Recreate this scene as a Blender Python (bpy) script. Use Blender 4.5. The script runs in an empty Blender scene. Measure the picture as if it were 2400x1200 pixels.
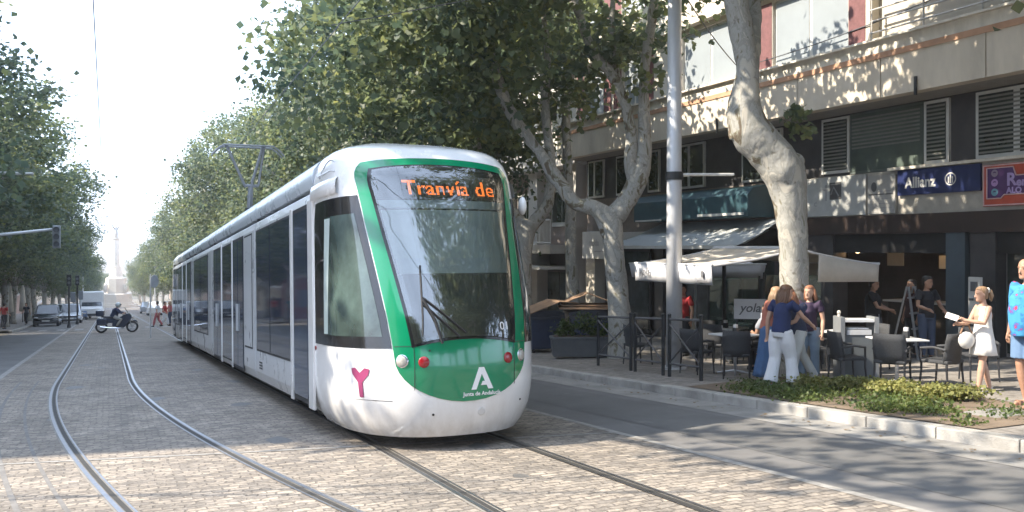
import bpy, math, random
import numpy as np
from mathutils import Vector, Matrix
R = math.radians
pi = math.pi
random.seed(7)
SC = bpy.context.scene
COL = SC.collection
S = 0.0563            # the avenue falls away from the camera by 3.2 degrees
TILT = -math.atan(S)
def G(x, y):          # height of the carriageway
    if y < 340: return -S*y
    return -S*340
PAV = 0.13
def GP(x, y): return G(x, y)+PAV

# ------------------------------------------------------------------ materials
def nodes(m):
    m.use_nodes = True
    return m.node_tree.nodes, m.node_tree.links
MATS = {}
def mat(name, col, rough=0.6, metal=0.0, var=0.12, scale=5.0, bump=0.0, bscale=40.0, coat=0.0, spec=0.5, alpha=None, col2=None, emit=None, estr=1.0, rvar=0.0, stretch=None):
    if name in MATS: return MATS[name]
    m = bpy.data.materials.new(name); N, L = nodes(m)
    b = N['Principled BSDF']
    b.inputs['Roughness'].default_value = rough; b.inputs['Metallic'].default_value = metal
    b.inputs['Specular IOR Level'].default_value = spec
    b.inputs['Coat Weight'].default_value = coat; b.inputs['Coat Roughness'].default_value = 0.05
    c = tuple(col)+(1,)
    tc = N.new('ShaderNodeTexCoord'); src = tc.outputs['Object']
    if stretch:
        mp = N.new('ShaderNodeMapping'); mp.inputs['Scale'].default_value = stretch
        L.new(src, mp.inputs['Vector']); src = mp.outputs['Vector']
    if var > 0 or col2:
        n = N.new('ShaderNodeTexNoise'); n.inputs['Scale'].default_value = scale; n.inputs['Detail'].default_value = 5; n.inputs['Roughness'].default_value = 0.65
        L.new(src, n.inputs['Vector'])
        r = N.new('ShaderNodeValToRGB'); L.new(n.outputs['Fac'], r.inputs['Fac'])
        r.color_ramp.elements[0].position = 0.3; r.color_ramp.elements[1].position = 0.7
        if col2:
            r.color_ramp.elements[0].color = tuple(col2)+(1,); r.color_ramp.elements[1].color = c
        else:
            r.color_ramp.elements[0].color = tuple(max(0, x*(1-var)) for x in col)+(1,)
            r.color_ramp.elements[1].color = tuple(min(1, x*(1+var)) for x in col)+(1,)
        L.new(r.outputs['Color'], b.inputs['Base Color'])
        if rvar:
            mr = N.new('ShaderNodeMapRange'); L.new(n.outputs['Fac'], mr.inputs['Value'])
            mr.inputs['From Min'].default_value = .3; mr.inputs['From Max'].default_value = .7
            mr.inputs['To Min'].default_value = max(0, rough-rvar); mr.inputs['To Max'].default_value = min(1, rough+rvar)
            L.new(mr.outputs['Result'], b.inputs['Roughness'])
    else: b.inputs['Base Color'].default_value = c
    if bump > 0:
        n2 = N.new('ShaderNodeTexNoise'); n2.inputs['Scale'].default_value = bscale; n2.inputs['Detail'].default_value = 4
        L.new(src, n2.inputs['Vector'])
        bp = N.new('ShaderNodeBump'); bp.inputs['Strength'].default_value = min(1, bump); bp.inputs['Distance'].default_value = 0.02
        L.new(n2.outputs['Fac'], bp.inputs['Height']); L.new(bp.outputs['Normal'], b.inputs['Normal'])
    if emit:
        b.inputs['Emission Color'].default_value = tuple(emit)+(1,); b.inputs['Emission Strength'].default_value = estr
    if alpha is not None: b.inputs['Alpha'].default_value = alpha
    MATS[name] = m; return m

def glass(name, tint, trans=0.75, rough=0.03, ior=1.5):
    """pane: part see-through, part mirror (by viewing angle)"""
    if name in MATS: return MATS[name]
    m = bpy.data.materials.new(name); N, L = nodes(m)
    N.remove(N['Principled BSDF']); out = N['Material Output']
    t = N.new('ShaderNodeBsdfTransparent'); t.inputs['Color'].default_value = tuple(tint)+(1,)
    d = N.new('ShaderNodeBsdfDiffuse'); d.inputs['Color'].default_value = tuple(x*.25 for x in tint)+(1,)
    mx = N.new('ShaderNodeMixShader'); mx.inputs[0].default_value = trans
    L.new(d.outputs[0], mx.inputs[1]); L.new(t.outputs[0], mx.inputs[2])
    g = N.new('ShaderNodeBsdfGlossy'); g.inputs['Roughness'].default_value = rough; g.inputs['Color'].default_value = (1, 1, 1, 1)
    fr = N.new('ShaderNodeFresnel'); fr.inputs['IOR'].default_value = ior
    tc = N.new('ShaderNodeTexCoord'); n = N.new('ShaderNodeTexNoise'); n.inputs['Scale'].default_value = 1.3; n.inputs['Detail'].default_value = 1
    L.new(tc.outputs['Object'], n.inputs['Vector'])
    bp = N.new('ShaderNodeBump'); bp.inputs['Strength'].default_value = .12; bp.inputs['Distance'].default_value = .05
    L.new(n.outputs['Fac'], bp.inputs['Height']); L.new(bp.outputs['Normal'], g.inputs['Normal'])
    m2 = N.new('ShaderNodeMixShader'); L.new(fr.outputs[0], m2.inputs[0]); L.new(mx.outputs[0], m2.inputs[1]); L.new(g.outputs[0], m2.inputs[2])
    L.new(m2.outputs[0], out.inputs['Surface'])
    MATS[name] = m; return m

# ------------------------------------------------------------------ mesh builder
class MB:
    def __init__(s): s.v = []; s.f = []; s.m = []
    def add(s, vs, fs, mi=0):
        o = len(s.v); s.v += [tuple(p) for p in vs]; s.f += [tuple(i+o for i in q) for q in fs]; s.m += [mi]*len(fs); return s
    def bb(s, x0, x1, y0, y1, z0, z1, mi=0):
        if x0 > x1: x0, x1 = x1, x0
        if y0 > y1: y0, y1 = y1, y0
        if z0 > z1: z0, z1 = z1, z0
        return s.add([(x0,y0,z0),(x1,y0,z0),(x1,y1,z0),(x0,y1,z0),(x0,y0,z1),(x1,y0,z1),(x1,y1,z1),(x0,y1,z1)],
                     [(3,2,1,0),(4,5,6,7),(0,1,5,4),(1,2,6,5),(2,3,7,6),(3,0,4,7)], mi)
    def box(s, c, d, mi=0, rot=None):
        M = rot if rot else Matrix.Identity(3)
        vs = []
        for z in (-.5, .5):
            for (x, y) in ((-.5,-.5),(.5,-.5),(.5,.5),(-.5,.5)):
                vs.append(Vector(c)+M @ Vector((x*d[0], y*d[1], z*d[2])))
        return s.add(vs, [(3,2,1,0),(4,5,6,7),(0,1,5,4),(1,2,6,5),(2,3,7,6),(3,0,4,7)], mi)
    def tube(s, pts, r, n=8, mi=0, cap=True):
        pts = [Vector(p) for p in pts]
        if not hasattr(r, '__len__'): r = [r]*len(pts)
        rows = []; up = None
        for i, p in enumerate(pts):
            d = (pts[min(i+1, len(pts)-1)]-pts[max(i-1, 0)])
            if d.length < 1e-9: d = Vector((0,0,1))
            d.normalize()
            if up is None:
                a = Vector((1,0,0)) if abs(d.x) < .8 else Vector((0,1,0))
            else: a = up
            u = (a-d*a.dot(d)).normalized(); w = d.cross(u); up = u
            ri = r[i]; ra, rb = (ri if hasattr(ri, '__len__') else (ri, ri))
            rows.append([p+u*math.cos(2*pi*k/n)*ra+w*math.sin(2*pi*k/n)*rb for k in range(n)])
        o = len(s.v)
        s.v += [tuple(q) for row in rows for q in row]
        for i in range(len(rows)-1):
            for k in range(n):
                k2 = (k+1) % n
                s.f.append((o+i*n+k, o+i*n+k2, o+(i+1)*n+k2, o+(i+1)*n+k)); s.m.append(mi)
        if cap:
            s.f.append(tuple(o+k for k in range(n))[::-1]); s.m.append(mi)
            s.f.append(tuple(o+(len(rows)-1)*n+k for k in range(n))); s.m.append(mi)
        return s
    def prism(s, poly, a, b, axis='y', mi=0):
        """poly 2D; axis y: (x,z) ; axis x: (y,z) ; axis z: (x,y)"""
        def P(p, t):
            return (p[0], t, p[1]) if axis == 'y' else ((t, p[0], p[1]) if axis == 'x' else (p[0], p[1], t))
        n = len(poly)
        vs = [P(p, a) for p in poly]+[P(p, b) for p in poly]
        fs = [tuple(range(n)), tuple(range(2*n-1, n-1, -1))]
        fs += [(i, i+n, (i+1) % n+n, (i+1) % n) for i in range(n)]
        return s.add(vs, fs, mi)
    def lathe(s, prof, n=16, c=(0,0,0), mi=0, ax='z'):
        rows = []
        for (r, z) in prof:
            row = []
            for k in range(n):
                a = 2*pi*k/n
                q = (r*math.cos(a), r*math.sin(a), z)
                if ax == 'y': q = (q[0], q[2], q[1])
                if ax == 'x': q = (q[2], q[0], q[1])
                row.append((q[0]+c[0], q[1]+c[1], q[2]+c[2]))
            rows.append(row)
        return s.grid(rows, mi, closed=True)
    def grid(s, rows, mi=0, closed=False):
        o = len(s.v); n = len(rows[0])
        s.v += [tuple(q) for row in rows for q in row]
        for i in range(len(rows)-1):
            for k in range(n if closed else n-1):
                k2 = (k+1) % n
                s.f.append((o+i*n+k, o+i*n+k2, o+(i+1)*n+k2, o+(i+1)*n+k)); s.m.append(mi)
        return s
    def ell(s, c, r, n=12, mi=0, rot=None):
        rows = []; M = rot if rot else Matrix.Identity(3)
        for i in range(n//2+1):
            t = pi*i/(n//2)
            rows.append([Vector(c)+M @ Vector((r[0]*math.sin(t)*math.cos(2*pi*k/n), r[1]*math.sin(t)*math.sin(2*pi*k/n), r[2]*math.cos(t))) for k in range(n)])
        return s.grid(rows, mi, closed=True)
    def build(s, name, mats, parent=None, smooth=False, loc=None, rot=None, bevel=0, solid=0):
        me = bpy.data.meshes.new(name); me.from_pydata(s.v, [], s.f)
        if not isinstance(mats, (list, tuple)): mats = [mats]
        for m in mats: me.materials.append(m)
        if len(mats) > 1: me.polygons.foreach_set('material_index', s.m)
        if smooth: me.polygons.foreach_set('use_smooth', [True]*len(s.f))
        me.update()
        o = bpy.data.objects.new(name, me); COL.objects.link(o)
        if parent: o.parent = parent
        if loc: o.location = loc
        if rot: o.rotation_euler = rot
        if solid:
            md = o.modifiers.new('s', 'SOLIDIFY'); md.thickness = solid; md.offset = 0
        if bevel:
            md = o.modifiers.new('b', 'BEVEL'); md.width = bevel; md.segments = 2; md.limit_method = 'ANGLE'; md.angle_limit = R(50)
        return o
def smooth_angle(o, ang=35):
    me = o.data; me.polygons.foreach_set('use_smooth', [True]*len(me.polygons))
    try: me.set_sharp_from_angle(angle=R(ang))
    except Exception: pass
    return o
def tag(o, label=None, cat=None, group=None, kind=None):
    if label: o['label'] = label
    if cat: o['category'] = cat
    if group: o['group'] = group
    if kind: o['kind'] = kind
    return o
def empty(name, loc=(0,0,0), rot=(0,0,0), label=None, cat=None, group=None):
    o = bpy.data.objects.new(name, None); COL.objects.link(o)
    o.location = loc; o.rotation_euler = rot; o.empty_display_size = .3
    return tag(o, label, cat, group)
def copy_tree(root, loc=None, rotz=None, label=None, scale=None, group=None):
    c = root.copy(); COL.objects.link(c)
    def rec(a, b):
        for ch in list(a.children):
            d = ch.copy(); COL.objects.link(d); d.parent = b; rec(ch, d)
    rec(root, c)
    if loc is not None: c.location = loc
    if rotz is not None: c.rotation_euler = (c.rotation_euler.x, c.rotation_euler.y, rotz)
    if scale: c.scale = scale if hasattr(scale, '__len__') else (scale,)*3
    if label: c['label'] = label
    if group: c['group'] = group
    return c
def text2d(txt, size, bold=0.0, align='CENTER', spacing=1.0, shear=0.0):
    """returns (verts2d, faces) of the words, laid flat"""
    cu = bpy.data.curves.new('t', 'FONT'); cu.body = txt; cu.size = size; cu.offset = bold; cu.align_x = align
    cu.space_character = spacing; cu.shear = shear; cu.resolution_u = 3
    ob = bpy.data.objects.new('t', cu); COL.objects.link(ob)
    dg = bpy.context.evaluated_depsgraph_get(); dg.update()
    me = bpy.data.meshes.new_from_object(ob.evaluated_get(dg))
    vs = [(v.co.x, v.co.y) for v in me.vertices]; fs = [tuple(p.vertices) for p in me.polygons]
    bpy.data.objects.remove(ob); bpy.data.curves.remove(cu); bpy.data.meshes.remove(me)
    return vs, fs
def words(txt, size, fn, name, m, parent, bold=0.0, align='CENTER', spacing=1.0, shear=0.0):
    vs, fs = text2d(txt, size, bold, align, spacing, shear)
    b = MB(); b.add([fn(x, y) for x, y in vs], fs)
    return b.build(name, m, parent)
def shape_prism(b, pts, fn, d0, d1, mi=0):
    """2D outline -> thin slab through fn(x,y,depth)"""
    n = len(pts)
    b.add([fn(x, y, d0) for x, y in pts]+[fn(x, y, d1) for x, y in pts],
          [tuple(range(n)), tuple(range(2*n-1, n-1, -1))]+[(i, i+n, (i+1) % n+n, (i+1) % n) for i in range(n)], mi)
# ------------------------------------------------------------------ camera, sun, sky
cam = bpy.data.cameras.new('camera'); camo = bpy.data.objects.new('camera', cam); COL.objects.link(camo)
camo.location = (0, 0, 1.75); camo.rotation_euler = (R(90), 0, R(-24.58))
cam.sensor_width = 36; cam.lens = 36*2066/2400; cam.shift_y = -20/2400; cam.clip_end = 4000; cam.clip_start = .05
SC.camera = camo
SUN_EL, SUN_DIR = R(43), Vector((-.97, .24, 0)).normalized()     # towards the sun
sv = Vector((SUN_DIR.x*math.cos(SUN_EL), SUN_DIR.y*math.cos(SUN_EL), math.sin(SUN_EL)))
sl = bpy.data.lights.new('sun', 'SUN'); sl.energy = 4.6; sl.angle = R(.55); sl.color = (1, .90, .75)
so = bpy.data.objects.new('sun', sl); COL.objects.link(so); so.rotation_euler = sv.to_track_quat('Z', 'Y').to_euler(); so.location = (-30, -10, 40)
w = bpy.data.worlds.new('World'); SC.world = w; w.use_nodes = True
N, L = w.node_tree.nodes, w.node_tree.links
bg = N['Background']; sky = N.new('ShaderNodeTexSky'); sky.sky_type = 'NISHITA'; sky.sun_disc = False
sky.sun_elevation = SUN_EL; sky.sun_rotation = math.atan2(sv.x, sv.y); sky.dust_density = 3.5; sky.air_density = 1.0; sky.altitude = 500
# thin bright summer cloud veil over the sky
tcw = N.new('ShaderNodeTexCoord'); nz = N.new('ShaderNodeTexNoise'); nz.inputs['Scale'].default_value = 2.0; nz.inputs['Detail'].default_value = 6
L.new(tcw.outputs['Generated'], nz.inputs['Vector'])
mr = N.new('ShaderNodeMapRange'); L.new(nz.outputs['Fac'], mr.inputs['Value'])
mr.inputs['From Min'].default_value = .25; mr.inputs['From Max'].default_value = .6; mr.inputs['To Min'].default_value = .35; mr.inputs['To Max'].default_value = .85
mxw = N.new('ShaderNodeMix'); mxw.data_type = 'RGBA'; L.new(mr.outputs['Result'], mxw.inputs[0])
L.new(sky.outputs['Color'], mxw.inputs[6]); mxw.inputs[7].default_value = (9.2, 11.4, 15.2, 1)
L.new(mxw.outputs[2], bg.inputs['Color']); bg.inputs['Strength'].default_value = 0.105
SC.view_settings.view_transform = 'Standard'; SC.view_settings.look = 'None'; SC.view_settings.exposure = 1.4; SC.view_settings.gamma = 1
try:
    SC.cycles.max_bounces = 6; SC.cycles.transparent_max_bounces = 10; SC.cycles.glossy_bounces = 3; SC.cycles.diffuse_bounces = 3
    SC.cycles.caustics_reflective = False; SC.cycles.caustics_refractive = False
    SC.cycles.volume_bounces = 0
except Exception: pass

# ------------------------------------------------------------------ ground
def brick_mat(name, cols, mortar, bw, bh, rough=.85, msize=.012, bump=.6, rot=0, squash=1.0, noise=.35, fade=None, warp=.022):
    m = bpy.data.materials.new(name); N, L = nodes(m); b = N['Principled BSDF']; b.inputs['Roughness'].default_value = rough
    tc = N.new('ShaderNodeTexCoord'); mp = N.new('ShaderNodeMapping'); mp.inputs['Rotation'].default_value = (0,0,rot)
    nw = N.new('ShaderNodeTexNoise'); nw.inputs['Scale'].default_value = 6; nw.inputs['Detail'].default_value = 2
    L.new(tc.outputs['Object'], nw.inputs['Vector'])
    ad = N.new('ShaderNodeMix'); ad.data_type = 'RGBA'; ad.blend_type = 'LINEAR_LIGHT'; ad.inputs[0].default_value = warp
    L.new(tc.outputs['Object'], ad.inputs[6]); L.new(nw.outputs['Color'], ad.inputs[7]); L.new(ad.outputs[2], mp.inputs['Vector'])
    br = N.new('ShaderNodeTexBrick'); L.new(mp.outputs['Vector'], br.inputs['Vector'])
    br.inputs['Scale'].default_value = 1; br.inputs['Brick Width'].default_value = bw; br.inputs['Row Height'].default_value = bh
    br.inputs['Mortar Size'].default_value = msize; br.inputs['Mortar Smooth'].default_value = .35; br.inputs['Bias'].default_value = 0
    br.inputs['Color1'].default_value = tuple(cols[0])+(1,); br.inputs['Color2'].default_value = tuple(cols[1])+(1,); br.inputs['Mortar'].default_value = tuple(mortar)+(1,)
    n = N.new('ShaderNodeTexNoise'); n.inputs['Scale'].default_value = .7; n.inputs['Detail'].default_value = 8; n.inputs['Roughness'].default_value = .7
    L.new(tc.outputs['Object'], n.inputs['Vector'])
    r = N.new('ShaderNodeValToRGB'); L.new(n.outputs['Fac'], r.inputs['Fac'])
    r.color_ramp.elements[0].position = .3; r.color_ramp.elements[1].position = .72
    r.color_ramp.elements[0].color = (1-noise,)*3+(1,); r.color_ramp.elements[1].color = (1+noise*.4,)*3+(1,)
    mu = N.new('ShaderNodeMix'); mu.data_type = 'RGBA'; mu.blend_type = 'MULTIPLY'; mu.inputs[0].default_value = 1
    L.new(br.outputs['Color'], mu.inputs[6]); L.new(r.outputs['Color'], mu.inputs[7])
    n5 = N.new('ShaderNodeTexNoise'); n5.inputs['Scale'].default_value = 7.5; n5.inputs['Detail'].default_value = 6; n5.inputs['Roughness'].default_value = .75; L.new(tc.outputs['Object'], n5.inputs['Vector'])
    r5 = N.new('ShaderNodeValToRGB'); L.new(n5.outputs['Fac'], r5.inputs['Fac']); r5.color_ramp.elements[0].position = .36; r5.color_ramp.elements[1].position = .66
    r5.color_ramp.elements[0].color = (.62,.60,.58,1); r5.color_ramp.elements[1].color = (1.25,1.22,1.18,1)
    mu5 = N.new('ShaderNodeMix'); mu5.data_type = 'RGBA'; mu5.blend_type = 'MULTIPLY'; mu5.inputs[0].default_value = .9
    L.new(mu.outputs[2], mu5.inputs[6]); L.new(r5.outputs['Color'], mu5.inputs[7]); L.new(mu5.outputs[2], b.inputs['Base Color'])
    n3 = N.new('ShaderNodeTexNoise'); n3.inputs['Scale'].default_value = 22; n3.inputs['Detail'].default_value = 3; L.new(tc.outputs['Object'], n3.inputs['Vector'])
    sb = N.new('ShaderNodeMath'); sb.operation = 'MULTIPLY_ADD'; L.new(n3.outputs['Fac'], sb.inputs[0]); sb.inputs[1].default_value = .55
    inv = N.new('ShaderNodeMath'); inv.operation = 'SUBTRACT'; inv.inputs[0].default_value = 1; L.new(br.outputs['Fac'], inv.inputs[1]); L.new(inv.outputs[0], sb.inputs[2])
    bp = N.new('ShaderNodeBump'); bp.inputs['Strength'].default_value = bump; bp.inputs['Distance'].default_value = .02
    L.new(sb.outputs[0], bp.inputs['Height']); L.new(bp.outputs['Normal'], b.inputs['Normal'])
    MATS[name] = m; return m
setts = brick_mat('granite_setts', ((.36,.315,.265),(.20,.18,.16)), (.17,.15,.13), .17, .092, bump=1.0, msize=.010, warp=.06)
def asphalt(name, col, noise=.2):
    m = mat(name, col, .9, var=noise, scale=.9, bump=.5, bscale=180)
    return m
asph = asphalt('asphalt', (.145,.14,.136)); asph2 = asphalt('asphalt_patch', (.125,.122,.118))
conc = mat('kerb_concrete', (.34,.325,.30), .85, var=.34, scale=1.8, bump=.4, bscale=60)
gutter = mat('gutter_concrete', (.25,.24,.225), .85, var=.25, scale=2.2, bump=.4, bscale=60)
pavtile = brick_mat('pavement_tiles', ((.29,.27,.25),(.25,.235,.22)), (.13,.12,.11), .4, .4, msize=.008, bump=.25, rough=.8)
steel = mat('rail_steel', (.27,.27,.28), .42, metal=1, var=.2, scale=20)
rail_dark = mat('rail_groove', (.03,.028,.025), .8, var=.3)
rail_conc = mat('rail_concrete', (.20,.185,.165), .8, var=.25, scale=4, bump=.3)
paint = mat('road_paint', (.33,.315,.29), .8, var=.35, scale=9, col2=(.16,.15,.14))
def strip(name, pts, w, dz, m, kind='structure', th=None):
    """flat band that follows pts (x,y) on the slope"""
    b = MB(); rows = []
    for i, (x, y) in enumerate(pts):
        x2, y2 = pts[min(i+1, len(pts)-1)]; x1, y1 = pts[max(i-1, 0)]
        d = Vector((x2-x1, y2-y1)).normalized(); nx, ny = d.y, -d.x
        rows.append([(x-nx*w/2, y-ny*w/2, G(x-nx*w/2, y-ny*w/2)+dz), (x+nx*w/2, y+ny*w/2, G(x+nx*w/2, y+ny*w/2)+dz)])
    b.grid(rows)
    # flip upward
    o = b.build(name, m); tag(o, kind=kind)
    return o
def sheet(name, x0, x1, ys, dz, m):
    b = MB(); b.grid([[(x0, y, G(0, y)+dz), (x1, y, G(0, y)+dz)] for y in ys]); return tag(b.build(name, m), kind='structure')
YS = [-60, 0, 100, 200, 300, 340, 420, 700, 3000]
sheet('ground', -600, 600, YS, -.02, asphalt('ground_earth', (.16,.14,.11), .3))
sheet('road', -5.4, 8.6, [-60, 40, 100, 200, 339], 0, asph)
def stains():
    rs = random.Random(4); b = MB()
    for k in range(46):
        x = rs.choice([3.6, -.1, 1.9, 4.8])+rs.gauss(0, .5); y = 4+28*rs.random()**1.5; a = rs.uniform(0, 6); s_ = rs.uniform(.04, .22); n = 9
        if k % 5 == 0: x = rs.uniform(6, 8)
        b.add([(x+s_*math.cos(2*pi*i/n)*rs.uniform(.7, 1.2), y+s_*1.6*math.sin(2*pi*i/n)*rs.uniform(.7, 1.2), 0) for i in range(n)], [tuple(range(n))])
    b.v = [(x, y, G(x, y)+.0056) for x, y, z in b.v]
    tag(b.build('oil_stains', mat('oil_stain', (.10,.095,.09), .6, var=.3, scale=20)), 'dark oil and water stains on the paving', 'stain', kind='stuff')
stains()
sheet('tram_track_paving', -2.3, 5.62, [-60, 40, 100, 200, 339], .004, setts)
# kerb-side gutter band
sheet('gutter', 7.75, 8.42, [-60, 43.9], .004, gutter)
sheet('gutter', 7.75, 8.42, [58.1, 339], .004, gutter)
strip('road_line', [(5.66, -20), (5.66, 60), (5.66, 338)], .10, .008, paint)
strip('road_line', [(-2.36, -20), (-2.36, 60), (-2.36, 338)], .14, .008, paint)
strip('joint_and_shade_edge', [(-2.35, 11.42), (-.9, 11.02), (1.1, 10.45), (3.4, 9.86), (5.62, 9.3)], .07, .009, paint)  # pale strip painted along the edge of the cast shadow
strip('patched_lane', [(6.9, 3), (6.95, 9), (6.8, 14), (6.9, 22)], 1.3, .0045, asph2)
def track_c(y):
    return -.28+(.0059*(22-y)**2 if y < 22 else 0)
def rails(cx, y0, y1, nm):
    ys = []; y = y0
    while y < y1: ys.append(y); y += .5 if y < 24 else 6
    ys.append(y1)
    for sgn in (-1, 1):
        off = sgn*.745
        def path(d):
            out = []
            for y in ys:
                c0 = cx(y); sl = (cx(y+.05)-cx(y-.05))/.1; nx, ny = 1/math.hypot(1, sl), -sl/math.hypot(1, sl)
                out.append((c0+nx*(off+d), y+ny*(off+d)))
            return out
        strip('rail_bed', path(0), .15, .0075, rail_conc)
        strip('rail_groove', path(-.025*sgn), .05, .0105, rail_dark)
        strip('rail', path(.032*sgn), .042, .0135, steel)
        strip('rail_lip', path(-.072*sgn), .02, .0135, steel)
rails(track_c, 1.0, 330, 'left')
rails(lambda y: 3.6-.004*max(0, 14-y)**1.4 if y < 14 else 3.6, -4, 330, 'right')
b = MB()   # worn arcs of setts beside the left track
strip('joint_and_shade_edge', [(track_c(y)-1.5, y) for y in [5+.7*i for i in range(26)]], .05, .0065, mat('joint_stone', (.15,.14,.13), .8, var=.3))
strip('joint_and_shade_edge', [(track_c(y)-1.15, y) for y in [5+.7*i for i in range(26)]], .04, .0065, MATS['joint_stone'])

# pavements with real kerbs
def pavement(name, x0, x1, ya, yb, kerb_x, mtile, curve=None):
    b = MB(); b.grid([[(x0, y, GP(0, y)), (x1, y, GP(0, y))] for y in (ya, yb)]); tag(b.build(name, mtile), kind='structure')
def kerb(xa, xb, ya, yb):
    b = MB(); y = ya
    while y < yb:
        y2 = min(yb, y+1.0); g = .012
        b.add([(xa, y+g, G(0, y)-.02), (xb, y+g, G(0, y)-.02), (xb, y2, G(0, y2)-.02), (xa, y2, G(0, y2)-.02),
               (xa+.0, y+g, GP(0, y+g)+.006), (xb, y+g, GP(0, y+g)+.006), (xb, y2, GP(0, y2)+.006), (xa+.0, y2, GP(0, y2)+.006)],
              [(3,2,1,0),(4,5,6,7),(0,1,5,4),(1,2,6,5),(2,3,7,6),(3,0,4,7)])
        y = y2
    return tag(b.build('kerb', conc, bevel=.015), kind='structure')
kerb(8.42, 8.62, -20, 44); kerb(8.42, 8.62, 60, 200)
pavement('pavement', 8.6, 40, -20, 44, 0, pavtile); pavement('pavement', 8.6, 40, 60, 339, 0, pavtile)
kerb(-5.6, -5.4, 62, 200); kerb(-5.6, -5.4, -20, 40)
pavement('pavement', -40, -5.58, 62, 339, 0, pavtile); pavement('pavement', -40, -5.58, -20, 40, 0, pavtile)
# zebra bars of the crossing at the junction
for k in range(12):
    x = -4.9+k*1.05
    if abs(x+.3) < .35 or x > 6: continue
    strip('crossing_bar', [(x, 62.2), (x, 65.4)], .5, .0125, paint)
# ------------------------------------------------------------------ tram
TX, TY, TL = 3.66, 9.1, 31.9
white = mat('tram_white_paint', (.80,.79,.78), .22, var=.03, scale=1.5, coat=.6, rvar=.08)
def grime(m):
    N, L = nodes(m); b = N['Principled BSDF']; src = b.inputs['Base Color'].links[0].from_socket
    tc = N.new('ShaderNodeTexCoord'); sp = N.new('ShaderNodeSeparateXYZ'); L.new(tc.outputs['Object'], sp.inputs[0])
    mr = N.new('ShaderNodeMapRange'); L.new(sp.outputs['Z'], mr.inputs['Value']); mr.inputs['From Min'].default_value = .15; mr.inputs['From Max'].default_value = .75; mr.inputs['To Min'].default_value = 1; mr.inputs['To Max'].default_value = 0
    n = N.new('ShaderNodeTexNoise'); n.inputs['Scale'].default_value = 5; n.inputs['Detail'].default_value = 8; n.inputs['Roughness'].default_value = .7
    mp = N.new('ShaderNodeMapping'); mp.inputs['Scale'].default_value = (1.5, 1.5, .35); L.new(tc.outputs['Object'], mp.inputs['Vector']); L.new(mp.outputs['Vector'], n.inputs['Vector'])
    mu = N.new('ShaderNodeMath'); mu.operation = 'MULTIPLY'; L.new(mr.outputs['Result'], mu.inputs[0]); L.new(n.outputs['Fac'], mu.inputs[1])
    mx = N.new('ShaderNodeMix'); mx.data_type = 'RGBA'; L.new(mu.outputs[0], mx.inputs[0]); L.new(src, mx.inputs[6]); mx.inputs[7].default_value = (.33,.29,.24,1)
    L.new(mx.outputs[2], b.inputs['Base Color'])
grime(white)
green = mat('tram_green_paint', (.0,.205,.09), .16, var=.06, scale=1.2, coat=.9, rvar=.06)
silver = mat('tram_silver_paint', (.52,.53,.54), .32, var=.07, scale=2, coat=.4, rvar=.1)
cowlm = mat('tram_roof_paint', (.55,.60,.65), .3, var=.10, scale=1.1, coat=.3, rvar=.12)
black = mat('black_gloss_trim', (.012,.012,.014), .12, var=0, coat=.5)
grime(silver)
rubber = mat('black_rubber', (.02,.02,.022), .7, var=.2)
tglass = mat('tinted_glass', (.022,.032,.055), .04, var=.25, scale=.9, coat=.3, spec=.9)
tglass2 = mat('tinted_door_glass', (.035,.05,.085), .06, var=.3, scale=.7, coat=.3, spec=.8)
ulm = mat('underframe', (.02,.02,.02), .8)
chrome = mat('polished_metal', (.75,.75,.77), .15, metal=1, var=.05)
blind = mat('roller_blind', (.84,.92,.88), .6, var=.06)
blind2 = mat('roller_blind_pale', (.80,.88,.88), .5, var=.05)
wsglass = glass('windshield_glass', (.92,.97,.95), trans=.95, ior=2.45)
redl = mat('red_lens', (.26,.008,.012), .2, var=.1, coat=.5)
whl = mat('lamp_lens', (.40,.38,.34), .12, var=.2, scale=30, coat=.8)
led = mat('amber_led', (.9,.3,.05), .5, var=0, emit=(1,.20,.025), estr=.75)
dotm = mat('led_board', (.03,.026,.022), .35, var=.1)
ALB = tag(empty('tram', (TX, TY, G(TX, TY)), (TILT, 0, 0)), 'white and green articulated tram with its headboard lit, coming up the avenue on the rails', 'tram')

def lerp(t, pts):
    if t <= pts[0][0]: return pts[0][1]
    for (a, b_), (c, d) in zip(pts, pts[1:]):
        if t <= c:
            u = (t-a)/(c-a); return b_+(d-b_)*u
    return pts[-1][1]
Y0 = [(.16,.16),(.25,.10),(.5,.03),(.9,0),(1.2,.02),(1.5,.10),(2.0,.31),(2.87,.70),(3.2,.86),(3.36,.98),(3.46,1.07),(3.56,1.20),(3.66,1.46),(3.72,1.85)]
W0 = [(.16,1.06),(.25,1.15),(.45,1.225),(.7,1.25),(2.7,1.25),(3.0,1.235),(3.2,1.225),(3.36,1.20),(3.46,1.165),(3.56,1.10),(3.66,.95),(3.72,.62)]
N0 = [(.16,2.5),(1.2,2.6),(2.6,3.3),(3.4,3.9),(3.7,3.6)]
YB = 2.3
def smooth_lerp(z, T):
    return (lerp(z-.05, T)+2*lerp(z, T)+lerp(z+.05, T))/4
def P(a, z, off=0.0):
    """point of the cab skin: a=-2..2 round the nose, z height"""
    def raw(a, z):
        y0, w_, n = smooth_lerp(z, Y0), smooth_lerp(z, W0), lerp(z, N0); D = min(1.7, YB-.02-y0)
        s_ = -1 if a < 0 else 1; t = abs(a)
        if t <= 1:
            f_ = t*pi/2; return Vector((s_*w_*math.sin(f_)**(2/n), y0+D*(1-max(0, math.cos(f_))**(2/n)), z))
        return Vector((s_*w_, y0+D+(t-1)*(YB-y0-D), z))
    p = raw(a, z)
    if off:
        e = .02
        ta = raw(min(2, a+e), z)-raw(max(-2, a-e), z); tz = raw(a, z+e)-raw(a, z-e)
        nrm = ta.cross(tz)
        if nrm.length > 1e-9: p = p+nrm.normalized()*off
    return p
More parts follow.
